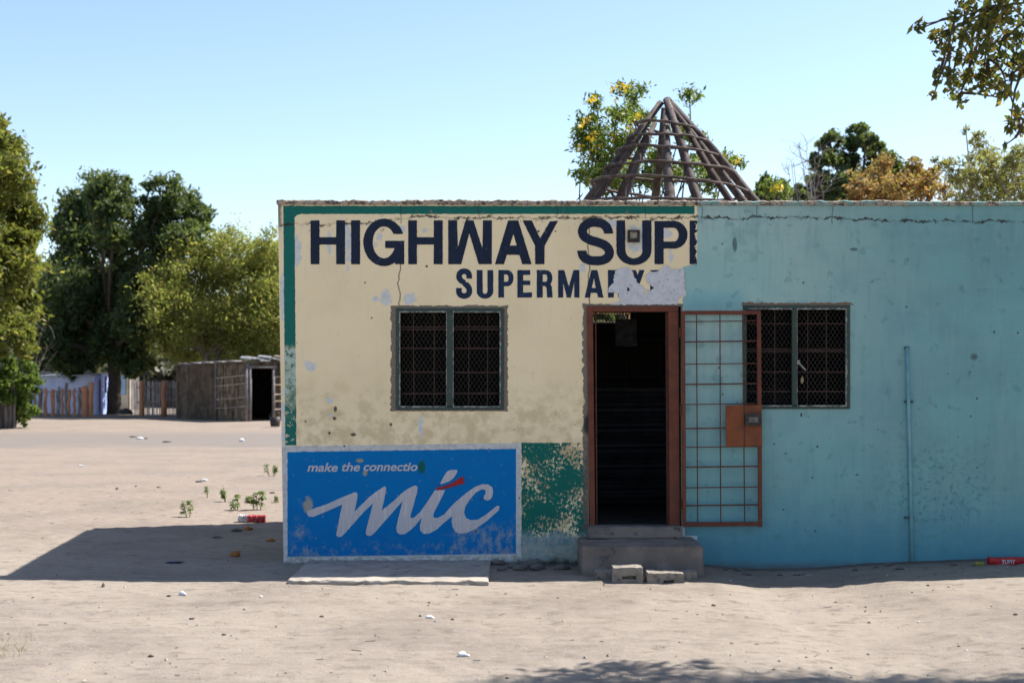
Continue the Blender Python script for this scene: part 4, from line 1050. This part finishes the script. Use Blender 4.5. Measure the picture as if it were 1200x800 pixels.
for z_, tl in ((5.40, .06), (5.20, .04), (4.99, .07), (4.74, .05), (4.5, .10), (4.18, .06), (3.78, .04), (3.4, .05), (3.0, .04), (2.6, .03)):
    b = MB(); pts = []
    for k in range(37):
        an = 2 * math.pi * k / 36 + .3; r_ = (5.84 - z_) * .80 + .085
        pts.append(Vector((2.47 - (z_ - 2.2) * .058 + r_ * math.cos(an), 21 + r_ * math.sin(an), z_ - tl * math.cos(an) + rnd.uniform(-.012, .012))))
    b.tube(pts, .023, 6, wob=.35); b.build('ring', M_pole, cone, smooth=True)
b = MB()
for k in range(40):
    an = 2 * math.pi * k / 40
    if k in (29, 30, 31): continue
    p = Vector((2.47 + 2.75 * math.cos(an), 21 + 2.75 * math.sin(an), 0)); b.tube([p - Vector((0, 0, .2)), p + Vector((0, 0, 2.32))], .10, 8, wob=.2)
b.build('pole_wall', M_pole, cone, smooth=True)

# ------------------------------------------------------------------ reed hut
hut = thing('reed_hut', (-9.63, 51.6, 0), 'dark reed walled hut with an open doorway and sheets laid on its flat roof', 'hut')
M_reed = mat('dark_reed', (.155, .115, .080), (.09, .068, .052), 2.5, bump=.5, c3=(.22, .17, .12))
M_reedl = mat('pale_stick', (.44, .36, .27), (.28, .22, .16), 5, bump=.3)
M_reedb = mat('grey_post', (.20, .18, .175), (.13, .115, .11), 8)
A_ = Vector((-13.05, 55.4, 0)); B_ = Vector((-9.63, 51.6, 0)); C_ = Vector((-5.9, 54.9, 0)); D_ = C_ + (A_ - B_)
def reeds(mb, p, q_, z0, h0, h1, r, gap, seed, lean=.02):
    rd = random.Random(seed); L = (q_ - p).length; n = int(L / gap)
    for i in range(n):
        t = (i + rd.uniform(-.3, .3)) / n; a = p.lerp(q_, max(0, min(1, t)))
        hh = h0 + (h1 - h0) * t + rd.uniform(-.06, .05); rr = r * rd.uniform(.7, 1.3)
        nrm = (q_ - p).cross(Vector((0, 0, 1))).normalized() * rd.uniform(-1, 1) * r
        mb.tube([a + nrm + Vector((0, 0, z0)), a + nrm + Vector((rd.uniform(-lean, lean), rd.uniform(-lean, lean), hh))], rr, 5, cap=True)
b = MB(); reeds(b, A_, B_.lerp(A_, .42), -.1, 1.98, 2.12, .026, .042, 1); b.build('reed_wall', M_reed, hut)
b = MB(); reeds(b, B_.lerp(A_, .42), B_, -.1, 2.12, 2.12, .024, .043, 2); o = b.build('reed_wall', mat('brown_reed', (.22, .165, .115), (.12, .09, .065), 4, bump=.5, c3=(.34, .27, .19)), hut)
b = MB(); rd = random.Random(3); m0 = B_.lerp(A_, .40); nrm = Vector((-.75, -.66, 0)) * .06
for z_ in (.42, .75, 1.25, 1.55):
    b.tube([m0 + nrm + Vector((0, 0, z_)), B_.lerp(A_, .2) + nrm * 1.3 + Vector((0, 0, z_ + .05)), B_ + nrm + Vector((0, 0, z_ + .12))], .022, 6)
for i in range(16):
    t = rd.uniform(.02, .38); p = B_.lerp(A_, t) + nrm * 1.2; z0 = rd.uniform(.1, 1.2)
    b.tube([p + Vector((0, 0, z0)), p + Vector((rd.uniform(-.06, .06), 0, z0 + rd.uniform(.2, .6)))], .014, 5)
b.build('cross_sticks', M_reedl, hut)
dr = (C_ - B_).normalized(); nf = Vector((dr.y, -dr.x, 0))
b = MB(); reeds(b, B_, B_ + dr * .12, -.1, 2.1, 2.1, .03, .05, 4); reeds(b, B_ + dr * 1.12, C_, -.1, 2.1, 2.1, .026, .045, 5); reeds(b, B_ + dr * .12, B_ + dr * 1.12, 1.93, 2.12, 2.12, .026, .05, 6); b.build('reed_wall', M_reed, hut)
b = MB()
for z_ in (.4, .7, .95, 1.3, 1.6): b.tube([B_ + dr * 1.15 + nf * .06 + Vector((0, 0, z_)), C_ + nf * .06 + Vector((0, 0, z_ + .05))], .022, 6)
b.build('cross_sticks', M_reedl, hut)
for s in (.12, 1.10):
    b = MB(); b.tube([B_ + dr * s + nf * .05 + Vector((0, 0, -.1)), B_ + dr * s + nf * .05 + Vector((0, 0, 1.98))], .055, 8); b.build('door_post', M_reedb, hut, smooth=True)
b = MB(); b.tube([B_ + dr * .05 + nf * .05 + Vector((0, 0, 1.96)), B_ + dr * 1.2 + nf * .05 + Vector((0, 0, 1.96))], .05, 8); b.build('door_lintel', M_reedb, hut, smooth=True)
b = MB(); b.tube([B_ - Vector((0, 0, .1)), B_ + Vector((0, 0, 2.1))], .07, 8); b.build('corner_post', M_reedb, hut, smooth=True)
b = MB(); b.tube([m0 + nrm - Vector((0, 0, .1)), m0 + nrm + Vector((0, 0, 2.15))], .05, 8)
b.build('wall_post', M_reedb, hut, smooth=True)
b = MB(); ii = .12 * (C_ - B_).normalized(); ij = .12 * (A_ - B_).normalized(); ring_ = [A_ + ii - ij, B_ + ii + ij, C_ - ii + ij, D_ - ii - ij]
for k in (0, 2, 3):
    a_, c_ = ring_[k], ring_[(k + 1) % 4]; b.add([a_ + Vector((0,0,-.1)), c_ + Vector((0,0,-.1)), c_ + Vector((0,0,1.98)), a_ + Vector((0,0,1.98))], [(0, 1, 2, 3)])
b.build('dark_backing', M_dark, hut)  # dark sheets added inside so the doorway shows as solid shade
b = MB(); reeds(b, D_, A_, -.1, 2, 2, .035, .07, 8); reeds(b, C_, D_, -.1, 2, 2, .035, .07, 9); b.build('rear_reeds', M_reed, hut)
b = MB(); up = Vector((0, 0, 1)); o1 = Vector((-.10, -.12, 0)); 
b.hexa([A_ + Vector((-.1, .1, 2.0)), B_ + o1 + up * 2.12, C_ + Vector((.2, 0, 2.12)), D_ + up * 2.0, A_ + Vector((-.1, .1, 2.05)), B_ + o1 + up * 2.17, C_ + Vector((.2, 0, 2.17)), D_ + up * 2.05])
b.build('roof', mat('dark_roof', (.12, .10, .09), (.08, .07, .06), 3), hut)
rd = random.Random(12)
for i, (s, l, wd, m_) in enumerate(((.0, .9, .7, 0), (.8, 1.0, .8, 0), (1.5, 1.3, .8, 1), (2.7, 1.4, .9, 1), (3.8, 1.0, .9, 0))):
    p = B_ + dr * s + up * (2.21 + .02 * i); n8 = 9; b = MB()
    for k in range(n8):
        t0 = l * k / n8; t1 = l * (k + 1) / n8; z0 = .03 * math.sin(k * 2.2) + .05 * math.sin(k * .7 + i); z1 = .03 * math.sin((k + 1) * 2.2) + .05 * math.sin((k + 1) * .7 + i)
        f0 = nf * .22; bk = nf * (.22 - wd)
        b.hexa([p + dr*t0 + f0 + up*z0, p + dr*t1 + f0 + up*z1, p + dr*t1 + bk + up*(z1+.05), p + dr*t0 + bk + up*(z0+.05)] + [q_ + up * .05 for q_ in (p + dr*t0 + f0 + up*z0, p + dr*t1 + f0 + up*z1, p + dr*t1 + bk + up*(z1+.05), p + dr*t0 + bk + up*(z0+.05))])
    b.build('roof_sheet', mat('grey_sheet', (.33, .33, .34), (.22, .21, .21), 6, rough=.5) if m_ == 0 else mat('buff_sheet', (.55, .42, .30), (.42, .32, .24), 6), hut)
b = MB()
for t in (.1, .28, .45, .62, .8): 
    p = A_.lerp(B_, t) + up * (2.08 + t * .1); b.tube([p + Vector((.3, .3, 0)), p + Vector((-.16, -.14, 0))], .05, 7)
b.build('roof_beams', M_reedb, hut, smooth=True)
# bucket by the hut
bk = MB(); bp = at(323.5, 492, 0); dbk = 46.0; px_ = (322.5 - 600) / F * dbk
bkt = thing('bucket', (px_, dbk, 0), 'dark bucket on the sand beside the reed hut, half hidden by the shop corner', 'bucket')
bk.tube([(px_, dbk, .02), (px_, dbk, .04), (px_, dbk, .33)], [.14, .15, .19], 14); bk.build('bucket_body', M_black, bkt, smooth=True)
bk = MB(); bk.tube([(px_ + .19 * math.cos(a), dbk, .33 + .16 * math.sin(a)) for a in np.linspace(0, math.pi, 9)], .012, 6); bk.build('handle', M_black, bkt)

# ------------------------------------------------------------------ blue shack and the other shack
shk = thing('blue_shack', (-16.3, 59.5, 0), 'low shack with violet grey front and bright blue side behind the left pole fence', 'shack')
M_vio = mat('violet_grey_sheet', (.50, .50, .64), (.42, .43, .56), 1.5, rough=.6)
M_blue = mat('bright_blue_sheet', (.38, .48, .85), (.33, .42, .78), 3, rough=.6, c3=(.45, .5, .7))
p0 = Vector((at(38, 480, 62).x, 62, 0)); p1 = Vector((at(110, 480, 59).x, 59, 0)); p2 = Vector((at(127, 480, 60.6).x, 60.6, 0)); p3 = p0 + (p2 - p1)
def wallp(a, c_, z0, z1a, z1b, m, nm, par, th=.06):
    n = (c_ - a).cross(up).normalized() * -th
    b = MB(); b.hexa([a + up*z0, c_ + up*z0, c_ + n + up*z0, a + n + up*z0, a + up*z1a, c_ + up*z1b, c_ + n + up*z1b, a + n + up*z1a]); return b.build(nm, m, par)
wallp(p0, p1, -.1, 1.55, 1.62, M_vio, 'front_wall', shk); wallp(p1 + Vector((.01, .07, 0)), p2, -.1, 1.62, 1.7, M_blue, 'side_wall', shk)
wallp(p2 + Vector((0, .05, 0)), p3, -.1, 1.7, 1.6, M_vio, 'rear_wall', shk)
b = MB(); o_ = Vector((-.1, -.12, 0)); b.hexa([p0 + o_ + up*1.56, p1 + o_ + up*1.63, p2 + Vector((.1, 0, 1.71)), p3 + up*1.61, p0 + o_ + up*1.6, p1 + o_ + up*1.67, p2 + Vector((.1, 0, 1.75)), p3 + up*1.65]); b.build('roof', mat('light_sheet', (.45, .47, .5), (.35, .36, .38), 3), shk)
b = MB(); t = (p2 - p1); nn_ = Vector((t.y, -t.x, 0)).normalized() * .03
for f_, z0, z1 in ((.35, .1, 1.45), (.78, .9, 1.6)):
    q0 = p1 + t * f_ + nn_ * 1.2; b.bar(q0 + up * z0, q0 + up * z1, .05, .03)
b.build('red_batten', mat('dark_red', (.30, .03, .05), (.2, .03, .04), 5), shk)
rd = random.Random(4)
for i in range(7):
    f_ = rd.uniform(.1, .95); c_ = p0.lerp(p1, f_) + Vector((0, .3, 1.72)); s_ = rd.uniform(.09, .2)
    b = MB(); b.tube([c_ + Vector((-s_, 0, 0)), c_ + Vector((0, .05, .04)), c_ + Vector((s_, 0, 0))], [s_ * .5, s_ * .6, s_ * .3], 6, wob=.5)
    o = b.build('roof_stone', mat('pale_stone', (.5, .45, .4), (.3, .27, .25), 8), None, base=c_)
    tag(o, 'rough stone or scrap weighing down the roof of the low blue shack', 'stone', 'stones on the blue shack roof')
s2 = thing('pale_shack', (at(145, 480, 66).x, 66, 0), 'pale shack with a light blue panel just right of the dark trunk', 'shack')
a0 = Vector((at(136, 480, 66).x, 66, 0)); a1 = Vector((at(152, 480, 65.5).x, 65.5, 0)); a2 = Vector((at(163, 480, 67).x, 67, 0)); a3 = a0 + (a2 - a1)
wallp(a0, a1, -.1, 1.7, 1.7, mat('cream_sheet', (.60, .52, .40), (.5, .44, .34), 2), 'front_wall', s2); wallp(a1, a2, -.1, 1.7, 1.72, mat('grey_brown_sheet', (.16, .14, .13), (.11, .1, .09), 2), 'side_wall', s2)
wallp(a0 + Vector((.03, -.08, 0)), a0.lerp(a1, .72) + Vector((0, -.06, 0)), .72, 1.6, 1.6, mat('sky_blue_sheet', (.30, .46, .58), (.25, .4, .5), 3), 'blue_panel', s2)
b = MB(); b.hexa([a0 + Vector((-.1,-.1,1.71)), a1 + Vector((.05,-.15,1.71)), a2 + Vector((.1,0,1.73)), a3 + Vector((0,.2,1.73)), a0 + Vector((-.1,-.1,1.76)), a1 + Vector((.05,-.15,1.76)), a2 + Vector((.1,0,1.78)), a3 + Vector((0,.2,1.78))]); b.build('roof', M_roof, s2)

# ------------------------------------------------------------------ pole fences
M_op = mat('orange_pole', (.50, .23, .12), (.36, .16, .09), 4, bump=.4, stretch=(2, 2, .6), c3=(.30, .18, .13))
M_gp = mat('grey_pole', (.27, .22, .20), (.12, .10, .09), 5, bump=.4, stretch=(2, 2, .6))
fence = thing('pole_fence', (at(80, 488, 57).x, 57, 0), 'open palisade of crooked orange and grey poles in front of the blue shack', 'fence')
rd = random.Random(21)
for (u, tp_, wd, m_) in ((41,458,3.5,1),(47,455,5,1),(53,455,4,0),(62,456,5,0),(67,457,2.5,1),(69,453,3,1),(73,455,3,0),(78,448,4,1),(81,456,3.5,0),(87,455,3.5,0),(93,454,3.5,1),(99,453,9,0),(106.5,448,6,0)):
    d_ = 57.0; x = (u - 600) / F * d_; h_ = 1.8 + (435 - tp_) / F * d_; b = MB()
    pts = [Vector((x + rd.uniform(-.028, .028), d_ + rd.uniform(-.03, .03), -.15 + (h_ + .15) * k / 6)) for k in range(7)]
    r_ = wd / F * d_ / 2; b.tube(pts, [r_ * rd.uniform(.9, 1.12) for _ in pts], 8, wob=.15); b.build('pole', M_op if m_ == 0 else M_gp, fence, smooth=True)
b = MB(); b.tube([((36 - 600) / F * 57, 57.08, .95), ((70 - 600) / F * 57, 57.1, 1.0), ((104 - 600) / F * 57, 57.08, .97)], .02, 6); b.build('rail', M_gp, fence)
f2_ = thing('reed_fence', (at(185, 488, 57.5).x, 57.5, 0), 'pale reed fence panel held by two thick orange posts, left of the reed hut', 'fence')
for (u, wd) in ((166, 6), (192, 6.5)):
    x = (u - 600) / F * 57.3; b = MB(); r_ = wd / F * 57.3 / 2
    b.tube([Vector((x + rd.uniform(-.02, .02), 57.3, -.1 + 1.53 * k / 5)) for k in range(6)], [r_ * 1.05, r_, r_, r_ * .95, r_, r_ * .9], 9, wob=.1); b.build('post', M_op, f2_, smooth=True)
b = MB(); reeds(b, Vector(((158 - 600) / F * 57.6, 57.6, 0)), Vector(((214 - 600) / F * 57.6, 57.6, 0)), -.05, 1.38, 1.42, .02, .062, 31); b.build('reed_panel', mat('grey_violet_reed', (.50, .44, .43), (.36, .31, .30), 3, c3=(.62, .50, .40)), f2_)
b = MB()
for z_ in (.55, 1.15): b.tube([((160 - 600) / F * 57.5, 57.5, z_), ((213 - 600) / F * 57.5, 57.5, z_ + .03)], .022, 6)
b.build('rail', M_reedl, f2_)
# dark posts at the left edge
dp = thing('post_fence', (at(8, 500, 45).x, 45, 0), 'row of dark weathered posts standing at the left edge beside the green bush', 'fence')
M_dp = mat('dark_weathered_post', (.15, .125, .115), (.09, .075, .07), 5, bump=.5, stretch=(2, 2, .5))
for i, (u, tp_, wd) in enumerate(((-14,448,6),(-7,446,5),(-2,452,4),(2,449,5),(6.5,446,5),(12.5,441,9.5),(17,458,3))):
    d_ = 45 + .1 * (i % 2); x = (u - 600) / F * d_; h_ = 1.8 + (435 - tp_) / F * d_; b = MB(); r_ = wd / F * d_ / 2
    b.tube([Vector((x + (k - 3) * -.008 * (5 - i) + rd.uniform(-.01, .01), d_, -.1 + (h_ + .1) * k / 5)) for k in range(6)], [r_ * rd.uniform(.85, 1.1) for _ in range(6)], 8, wob=.15); b.build('post', M_dp, dp, smooth=True)
# black sack at the foot of the dark tree
def lump(name, c_, rx, ry, rz, m, lab, cat, seed=0, amp=.35, group=None, sub=3):
    import bmesh
    bm = bmesh.new(); bmesh.ops.create_icosphere(bm, subdivisions=sub, radius=1)
    for v in bm.verts:
        n = 1 + amp * mnoise.noise(v.co * 1.7 + Vector((seed, 0, 0))) + amp * .5 * mnoise.noise(v.co * 4.1 + Vector((0, seed, 0)))
        v.co = Vector((v.co.x * rx * n, v.co.y * ry * n, max(-.3 * rz, v.co.z * rz * n)))
    me = bpy.data.meshes.new(name); bm.to_mesh(me); bm.free(); me.shade_smooth(); me.materials.append(m)
    o = bpy.data.objects.new(name, me); C.objects.link(o); o.location = c_; return tag(o, lab, cat, group)
x_ = at(146, 485, 57.5).x
lump('black_sack', (x_, 57.5, .12), .33, .2, .17, M_black, 'slumped black sack on the sand at the foot of the dark tree', 'sack', 3)

# ------------------------------------------------------------------ young plants
def plant(u, v, h_px, spread_px, nst, lab, seed, group='young plants in the sand left of the shop'):
    d_ = gd(v); x = (u - 600) / F * d_; z = gh(x, d_); rd = random.Random(seed)
    root = thing('young_plant', (x, d_, z), lab, 'plant', group)
    H = h_px / F * d_; SP = spread_px / F * d_; mb = MB(); lf = MB()
    for s in range(nst):
        ox = rd.uniform(-.5, .5) * SP * (1 if nst > 1 else 0); hh = H * rd.uniform(.6, 1.0)
        bpt = Vector((x + ox * .5, d_ + rd.uniform(-.03, .03), z - .02)); tpt = Vector((x + ox, d_ + rd.uniform(-.05, .05), z + hh * .85)); mb.tube([bpt, bpt.lerp(tpt, .5) + Vector((.01, 0, 0)), tpt], [.007, .005, .004], 5)
        for k in range(20):
            an = rd.uniform(0, 6.28); ln = SP * rd.uniform(.22, .5) / (1.0 if nst == 1 else 1.5); c_ = tpt + Vector((0, 0, -rd.uniform(-.08, .62) * hh))
            dv = Vector((math.cos(an), math.sin(an), rd.uniform(-.5, .55))).normalized(); sd_ = dv.cross(Vector((0, 0, 1))).normalized()
            for off in (-.6, 0, .6):
                dd_ = (dv + sd_ * off).normalized(); s2_ = dd_.cross(Vector((0, 0, 1))).normalized() * ln * .17; mid = c_ + dd_ * ln * .55 + Vector((0, 0, .012)); tip = c_ + dd_ * ln + Vector((0, 0, -.3 * ln))
                lf.add([c_, mid + s2_, tip, mid - s2_], [(0, 1, 2, 3)])
    mb.build('stem', mat('plant_stem', (.22, .17, .08), (.15, .13, .05), 20), root); lf.build('foliage', L_plant, root)
L_plant = leafmat('plant_leaf', (.085, .155, .028), (.13, .185, .045), (.25, .22, .06), .12, .35)
plant(222, 606, 22, 20, 2, 'low round plant standing alone, leftmost of the young plants', 1)
plant(243, 583, 17, 10, 1, 'tiny thin seedling up and to the right of the leftmost plant', 2)
plant(266, 588, 24, 18, 2, 'tall pale sparse plant, second from the long red packet', 3)
plant(279, 597, 20, 22, 2, 'leaning green plant directly behind the red and white packet', 4)
plant(303, 597, 24, 26, 3, 'largest green plant with drooping leaves, right behind the packet', 5)
plant(318, 558, 15, 16, 3, 'bushy little green plant farthest back, near the shop corner', 6)
plant(327, 588, 10, 12, 2, 'small plant half hidden behind the corner of the shop', 7)

# ------------------------------------------------------------------ litter
def scrap(name, u, v, w_px, h_px, m, lab, cat, seed, group=None, flat=.35, z=None):
    d_ = gd(v); x = (u - 600) / F * d_; rx = w_px / F * d_ / 2; rz = h_px / F * d_ / 2
    return lump(name, (x, d_, gh(x, d_) + rz * .35), rx, max(rx * .5, rz), rz, m, lab, cat, seed, .7, group, 2)
M_wh = mat('white_paper', (.70, .70, .70), (.55, .55, .56), 30); M_dk = mat('dark_scrap', (.06, .05, .05), (.10, .085, .075), 30)
M_or = mat('orange_leaf', (.34, .13, .03), (.22, .09, .03), 30, c3=(.12, .06, .03)); M_nb = mat('navy_plastic', (.015, .025, .06), (.02, .02, .03), 20, rough=.4)
grp = 'scraps of litter on the sand'
for i, (nm, u, v, w_, h_, m_, lab, cat) in enumerate((
    ('dry_leaf', 276, 651, 13, 9, M_or, 'crumpled orange dry leaf in the middle of the wall shadow', 'leaf'),
    ('dry_leaf', 291, 620, 9, 6, M_or, 'brown crumpled leaf at the shadow edge beside a dark clod', 'leaf'),
    ('dry_leaf', 317, 634, 9, 5, M_or, 'rusty dry leaf in the shadow close to the shop corner', 'leaf'),
    ('dark_clod', 277, 622, 11, 5, M_dk, 'dark clod at the upper shadow edge left of the brown leaf', 'clod'),
    ('dark_clod', 254, 630, 12, 3, M_dk, 'flat dark scrap inside the shadow near its upper edge', 'clod'),
    ('plastic_scrap', 204, 659, 22, 3.5, M_nb, 'flat navy strip of plastic lying in the wall shadow', 'plastic'),
    ('paper_scrap', 239, 564, 9, 4, M_wh, 'white scrap left of the seedlings, with a dark clod beside it', 'paper'),
    ('dark_clod', 233, 565, 7, 3, M_dk, 'dark clod touching the white scrap left of the seedlings', 'clod'),
    ('paper_scrap', 214, 696, 9, 7, M_wh, 'white crumpled paper just below the wall shadow', 'paper'),
    ('dark_clod', 198, 698, 5, 3, M_dk, 'tiny dark bit left of the crumpled paper below the shadow', 'clod'),
    ('paper_scrap', 306, 701, 4, 3, M_wh, 'small white fleck on the sand left of the slab', 'paper'),
    ('dark_clod', 225, 726, 7, 3, M_dk, 'dark twig piece on open sand below the crumpled paper', 'clod'),
    ('paper_scrap', 504, 725, 10, 6, M_wh, 'faint white scrap on the sand below the concrete slab', 'paper'),
    ('paper_scrap', 543, 770, 15, 7, M_wh, 'brightest white paper near the bottom edge of the view', 'paper'),
    ('dark_clod', 177, 771, 6, 4, M_dk, 'dark clod near the bottom edge on the left', 'clod'),
    ('dark_clod', 121, 687, 3, 6, M_dk, 'small upright stub at the lower edge of the shadow', 'clod'),
    ('dark_clod', 262, 744, 5, 3, M_dk, 'dark pebble on open sand under the left end of the slab', 'clod'),
    ('dark_clod', 377, 724, 5, 3, M_dk, 'dark pebble on the sand below the blue sign', 'clod'),
    ('dark_clod', 137, 574, 4, 3, M_dk, 'lone dark pebble on the sand above the shadow tip', 'clod'),
    ('dark_clod', 159, 571, 3, 2, M_dk, 'second dark pebble, right of the lone one above the shadow', 'clod'),
    ('dark_clod', 186, 572, 5, 2, M_dk, 'dark twig bit left of the seedlings, above the shadow', 'clod'),
    ('dark_clod', 319, 577, 7, 3, M_dk, 'dark clod right of the drooping plant by the corner', 'clod'),
    ('paper_scrap', 164, 514, 9, 3, M_wh, 'far white scrap with dark bits on the grey track', 'paper'),
    ('dark_clod', 156, 512, 9, 2.5, M_dk, 'far dark scrap left of the white one on the grey track', 'clod'),
    ('dark_clod', 171, 514, 4, 2.5, M_dk, 'far dark bit right of the white one on the grey track', 'clod'),
    ('dark_clod', 195, 518, 11, 2, M_dk, 'flat dark piece on the grey track in the distance', 'clod'),
    ('paper_scrap', 283, 517, 7, 5, M_wh, 'far white bag on the sand left of the shop corner', 'paper'),
    ('paper_scrap', 95, 547, 6, 2, M_wh, 'pale flat scrap on the open sand at the left', 'paper'),
    ('dark_clod', 836, 708, 6, 3, M_dk, 'dark bit on the sunlit sand right of the broken blocks', 'clod'),
    ('paper_scrap', 1076, 724, 4, 3, M_wh, 'small white fleck on the sand below the wall pipe', 'paper'),
    ('paper_scrap', 1132, 756, 4, 2, M_wh, 'white fleck near the bottom right above the tree shade', 'paper'),
    ('dark_clod', 1190, 722, 5, 3, M_dk, 'dark bit near the right edge of the sand', 'clod'))):
    scrap(nm, u, v, w_, h_, m_, lab, cat, i * 3.7, grp)
# rubble along the turquoise wall foot
rd = random.Random(8); M_rub = mat('rubble', (.16, .14, .12), (.09, .08, .075), 12, bump=.6)
for i in range(26):
    x = rd.uniform(1.75, 5.2); y = rd.uniform(12.85, 13.22); s_ = rd.uniform(.008, .026)
    lump('rubble_piece', (x, y, gh(x, y) + s_ * .3), s_ * 1.5, s_, s_ * .8, M_rub, 'small dark lump of rubble at the foot of the turquoise wall', 'rubble', i * 2.2, .6, 'rubble along the turquoise wall foot', 2)
for i in range(12):
    x = rd.uniform(-.15, .58); y = rd.uniform(12.9, 13.24); s_ = rd.uniform(.02, .05)
    lump('rubble_piece', (x, y, gh(x, y) + s_ * .3), s_ * 1.5, s_, s_ * .9, M_rub, 'dark crumbled lump below the flaking green panel', 'rubble', i * 5.2, .6, 'rubble below the green panel', 2)
# red and white packet among the plants
dpk = gd(611); xk = (296 - 600) / F * dpk; zk = gh(xk, dpk)
pk = thing('drink_packet', (xk, dpk, zk), 'squashed red and white packet lying among the young plants', 'packet')
def packet(nm, xa, xb, y, z0, ry, rz, m, par, seed):
    n, k_ = 14, 10; b = MB(); rr = random.Random(seed); V_ = []
    for i in range(n + 1):
        t = i / n; x = xa + (xb - xa) * t
        for j in range(k_):
            a = 2 * math.pi * j / k_; c_ = math.cos(a); s_ = math.sin(a)
            cr = 1 + .10 * rr.uniform(-1, 1)
            V_.append((x + rr.uniform(-.004, .004), y + ry * math.copysign(abs(c_) ** .5, c_) * cr, z0 + rz + rz * math.copysign(abs(s_) ** .5, s_) * cr))
    Fs = [(i*k_+j, (i+1)*k_+j, (i+1)*k_+(j+1)%k_, i*k_+(j+1)%k_) for i in range(n) for j in range(k_)] + [tuple(range(k_))[::-1], tuple(n*k_+j for j in range(k_))]
    b.add(V_, Fs); return b.build(nm, m, par)
M_red = mat('red_packet', (.42, .022, .025), (.30, .02, .025), 12, rough=.35, c3=(.6, .3, .28), bump=.4, spec=.4)
M_foil = mat('silver_packet', (.55, .53, .54), (.25, .22, .24), 22, rough=.4, bump=.4)
packet('red_wrapper', xk - .055, xk + .155, dpk, zk - .005, .055, .045, M_red, pk, 1); packet('white_end', xk - .165, xk - .056, dpk, zk - .005, .05, .047, M_foil, pk, 2)
# long red carton at the foot of the wall, right
dk2 = 12.95; xa = (1158 - 600) / F * dk2; z2 = gh(xa + .2, dk2) - .01
p2_ = thing('red_carton', (xa + .25, dk2, z2), 'long dark red carton with pale lettering at the foot of the wall, far right', 'carton')
packet('carton_body', xa, xa + .55, dk2, z2, .05, .034, mat('dark_red_carton', (.42, .018, .022), (.30, .015, .02), 14, rough=.4, bump=.3), p2_, 5)
text_mesh('carton_lettering', 'YUMY', mat('pale_print', (.6, .55, .6), (.5, .45, .5), 20), .055, Vector((xa + .10, dk2 - .062, z2 + .016)), 0, .001, .125, p2_)
packet('yellow_end', 0, .07, 0, 0, .03, .02, mat('olive_yellow_wrap', (.32, .30, .06), (.2, .2, .05), 20), None, 7)
o = bpy.data.objects['yellow_end']; o.name = 'yellow_wrapper'; o.location = ((1143 - 600) / F * 12.9, 12.9, gh((1143 - 600) / F * 12.9, 12.9) - .004); tag(o, 'small olive yellow wrapper left of the long red carton', 'wrapper')

# grass tuft haze at the lower left, and fine grit
def grass():
    rs = np.random.RandomState(6); n = 420; b = MB()
    for i in range(n):
        x = -3.35 + abs(rs.normal()) * -.35 + rs.rand() * .25; y = 8.95 + rs.normal() * .28; z = gh(x, y); h_ = rs.uniform(.02, .07); a = rs.uniform(0, 6.28)
        dx = math.cos(a) * h_ * .6; dy = math.sin(a) * h_ * .6
        b.add([(x - .002, y, z - .004), (x + .002, y, z - .004), (x + dx, y + dy, z + h_)], [(0, 1, 2)])
    tag(b.build('dry_grass', leafmat('dry_grass_blade', (.24, .25, .08), (.32, .28, .12))), 'thin dry grass on the sand at the lower left', 'grass', kind='stuff')
grass()
def grit():
    rs = np.random.RandomState(16); V_ = []; Fc = []
    base = [(1,0,0),(-.5,.8,0),(-.5,-.8,0),(0,0,.8),(0,0,-.8)]; ff = [(0,1,3),(1,2,3),(2,0,3),(1,0,4),(2,1,4),(0,2,4)]
    for i in range(1500):
        y = 8 + rs.rand() ** 1.4 * 16; x = rs.uniform(-.42, .40) * y
        if 13.2 < y < 17.5 and x > -2.6: continue
        s_ = .004 + .010 * rs.rand() ** 4; z = gh(x, y) + s_ * .2; k = len(V_); a = rs.rand() * 6.28
        for (p, q_, r_) in base: V_.append((x + s_ * (p * math.cos(a) * 1.6 - q_ * math.sin(a)), y + s_ * (p * math.sin(a) * 1.6 + q_ * math.cos(a)), z + r_ * s_))
        for f_ in ff: Fc.append(tuple(k + j for j in f_))
    for i in range(140):
        y = 8 + rs.rand() * 14; x = rs.uniform(-.42, .40) * y
        if 13.2 < y < 17.5 and x > -2.6: continue
        a = rs.normal() * .6; L_ = .02 + .07 * rs.rand(); z = gh(x, y) + .004; k = len(V_); r_ = .0018; dx, dy = math.cos(a) * L_, math.sin(a) * L_
        V_ += [(x, y - r_, z), (x, y + r_, z), (x, y, z + .004), (x + dx, y + dy - r_, z + .003), (x + dx, y + dy + r_, z + .003), (x + dx, y + dy, z + .008)]
        Fc += [(k, k+1, k+4, k+3), (k+1, k+2, k+5, k+4), (k+2, k, k+3, k+5), (k+2, k+1, k), (k+3, k+4, k+5)]
    me = bpy.data.meshes.new('grit'); me.from_pydata(V_, [], Fc); g = G('grit_mixed')
    geo = g.t.nodes.new('ShaderNodeNewGeometry'); g.col(g.mix((.09, .075, .06), (.42, .36, .30), X(g, geo.outputs['Random Per Island'])))
    tag(link('grit', me, g.m), 'fine stones and twigs scattered over the sand', 'grit', kind='stuff')
grit()
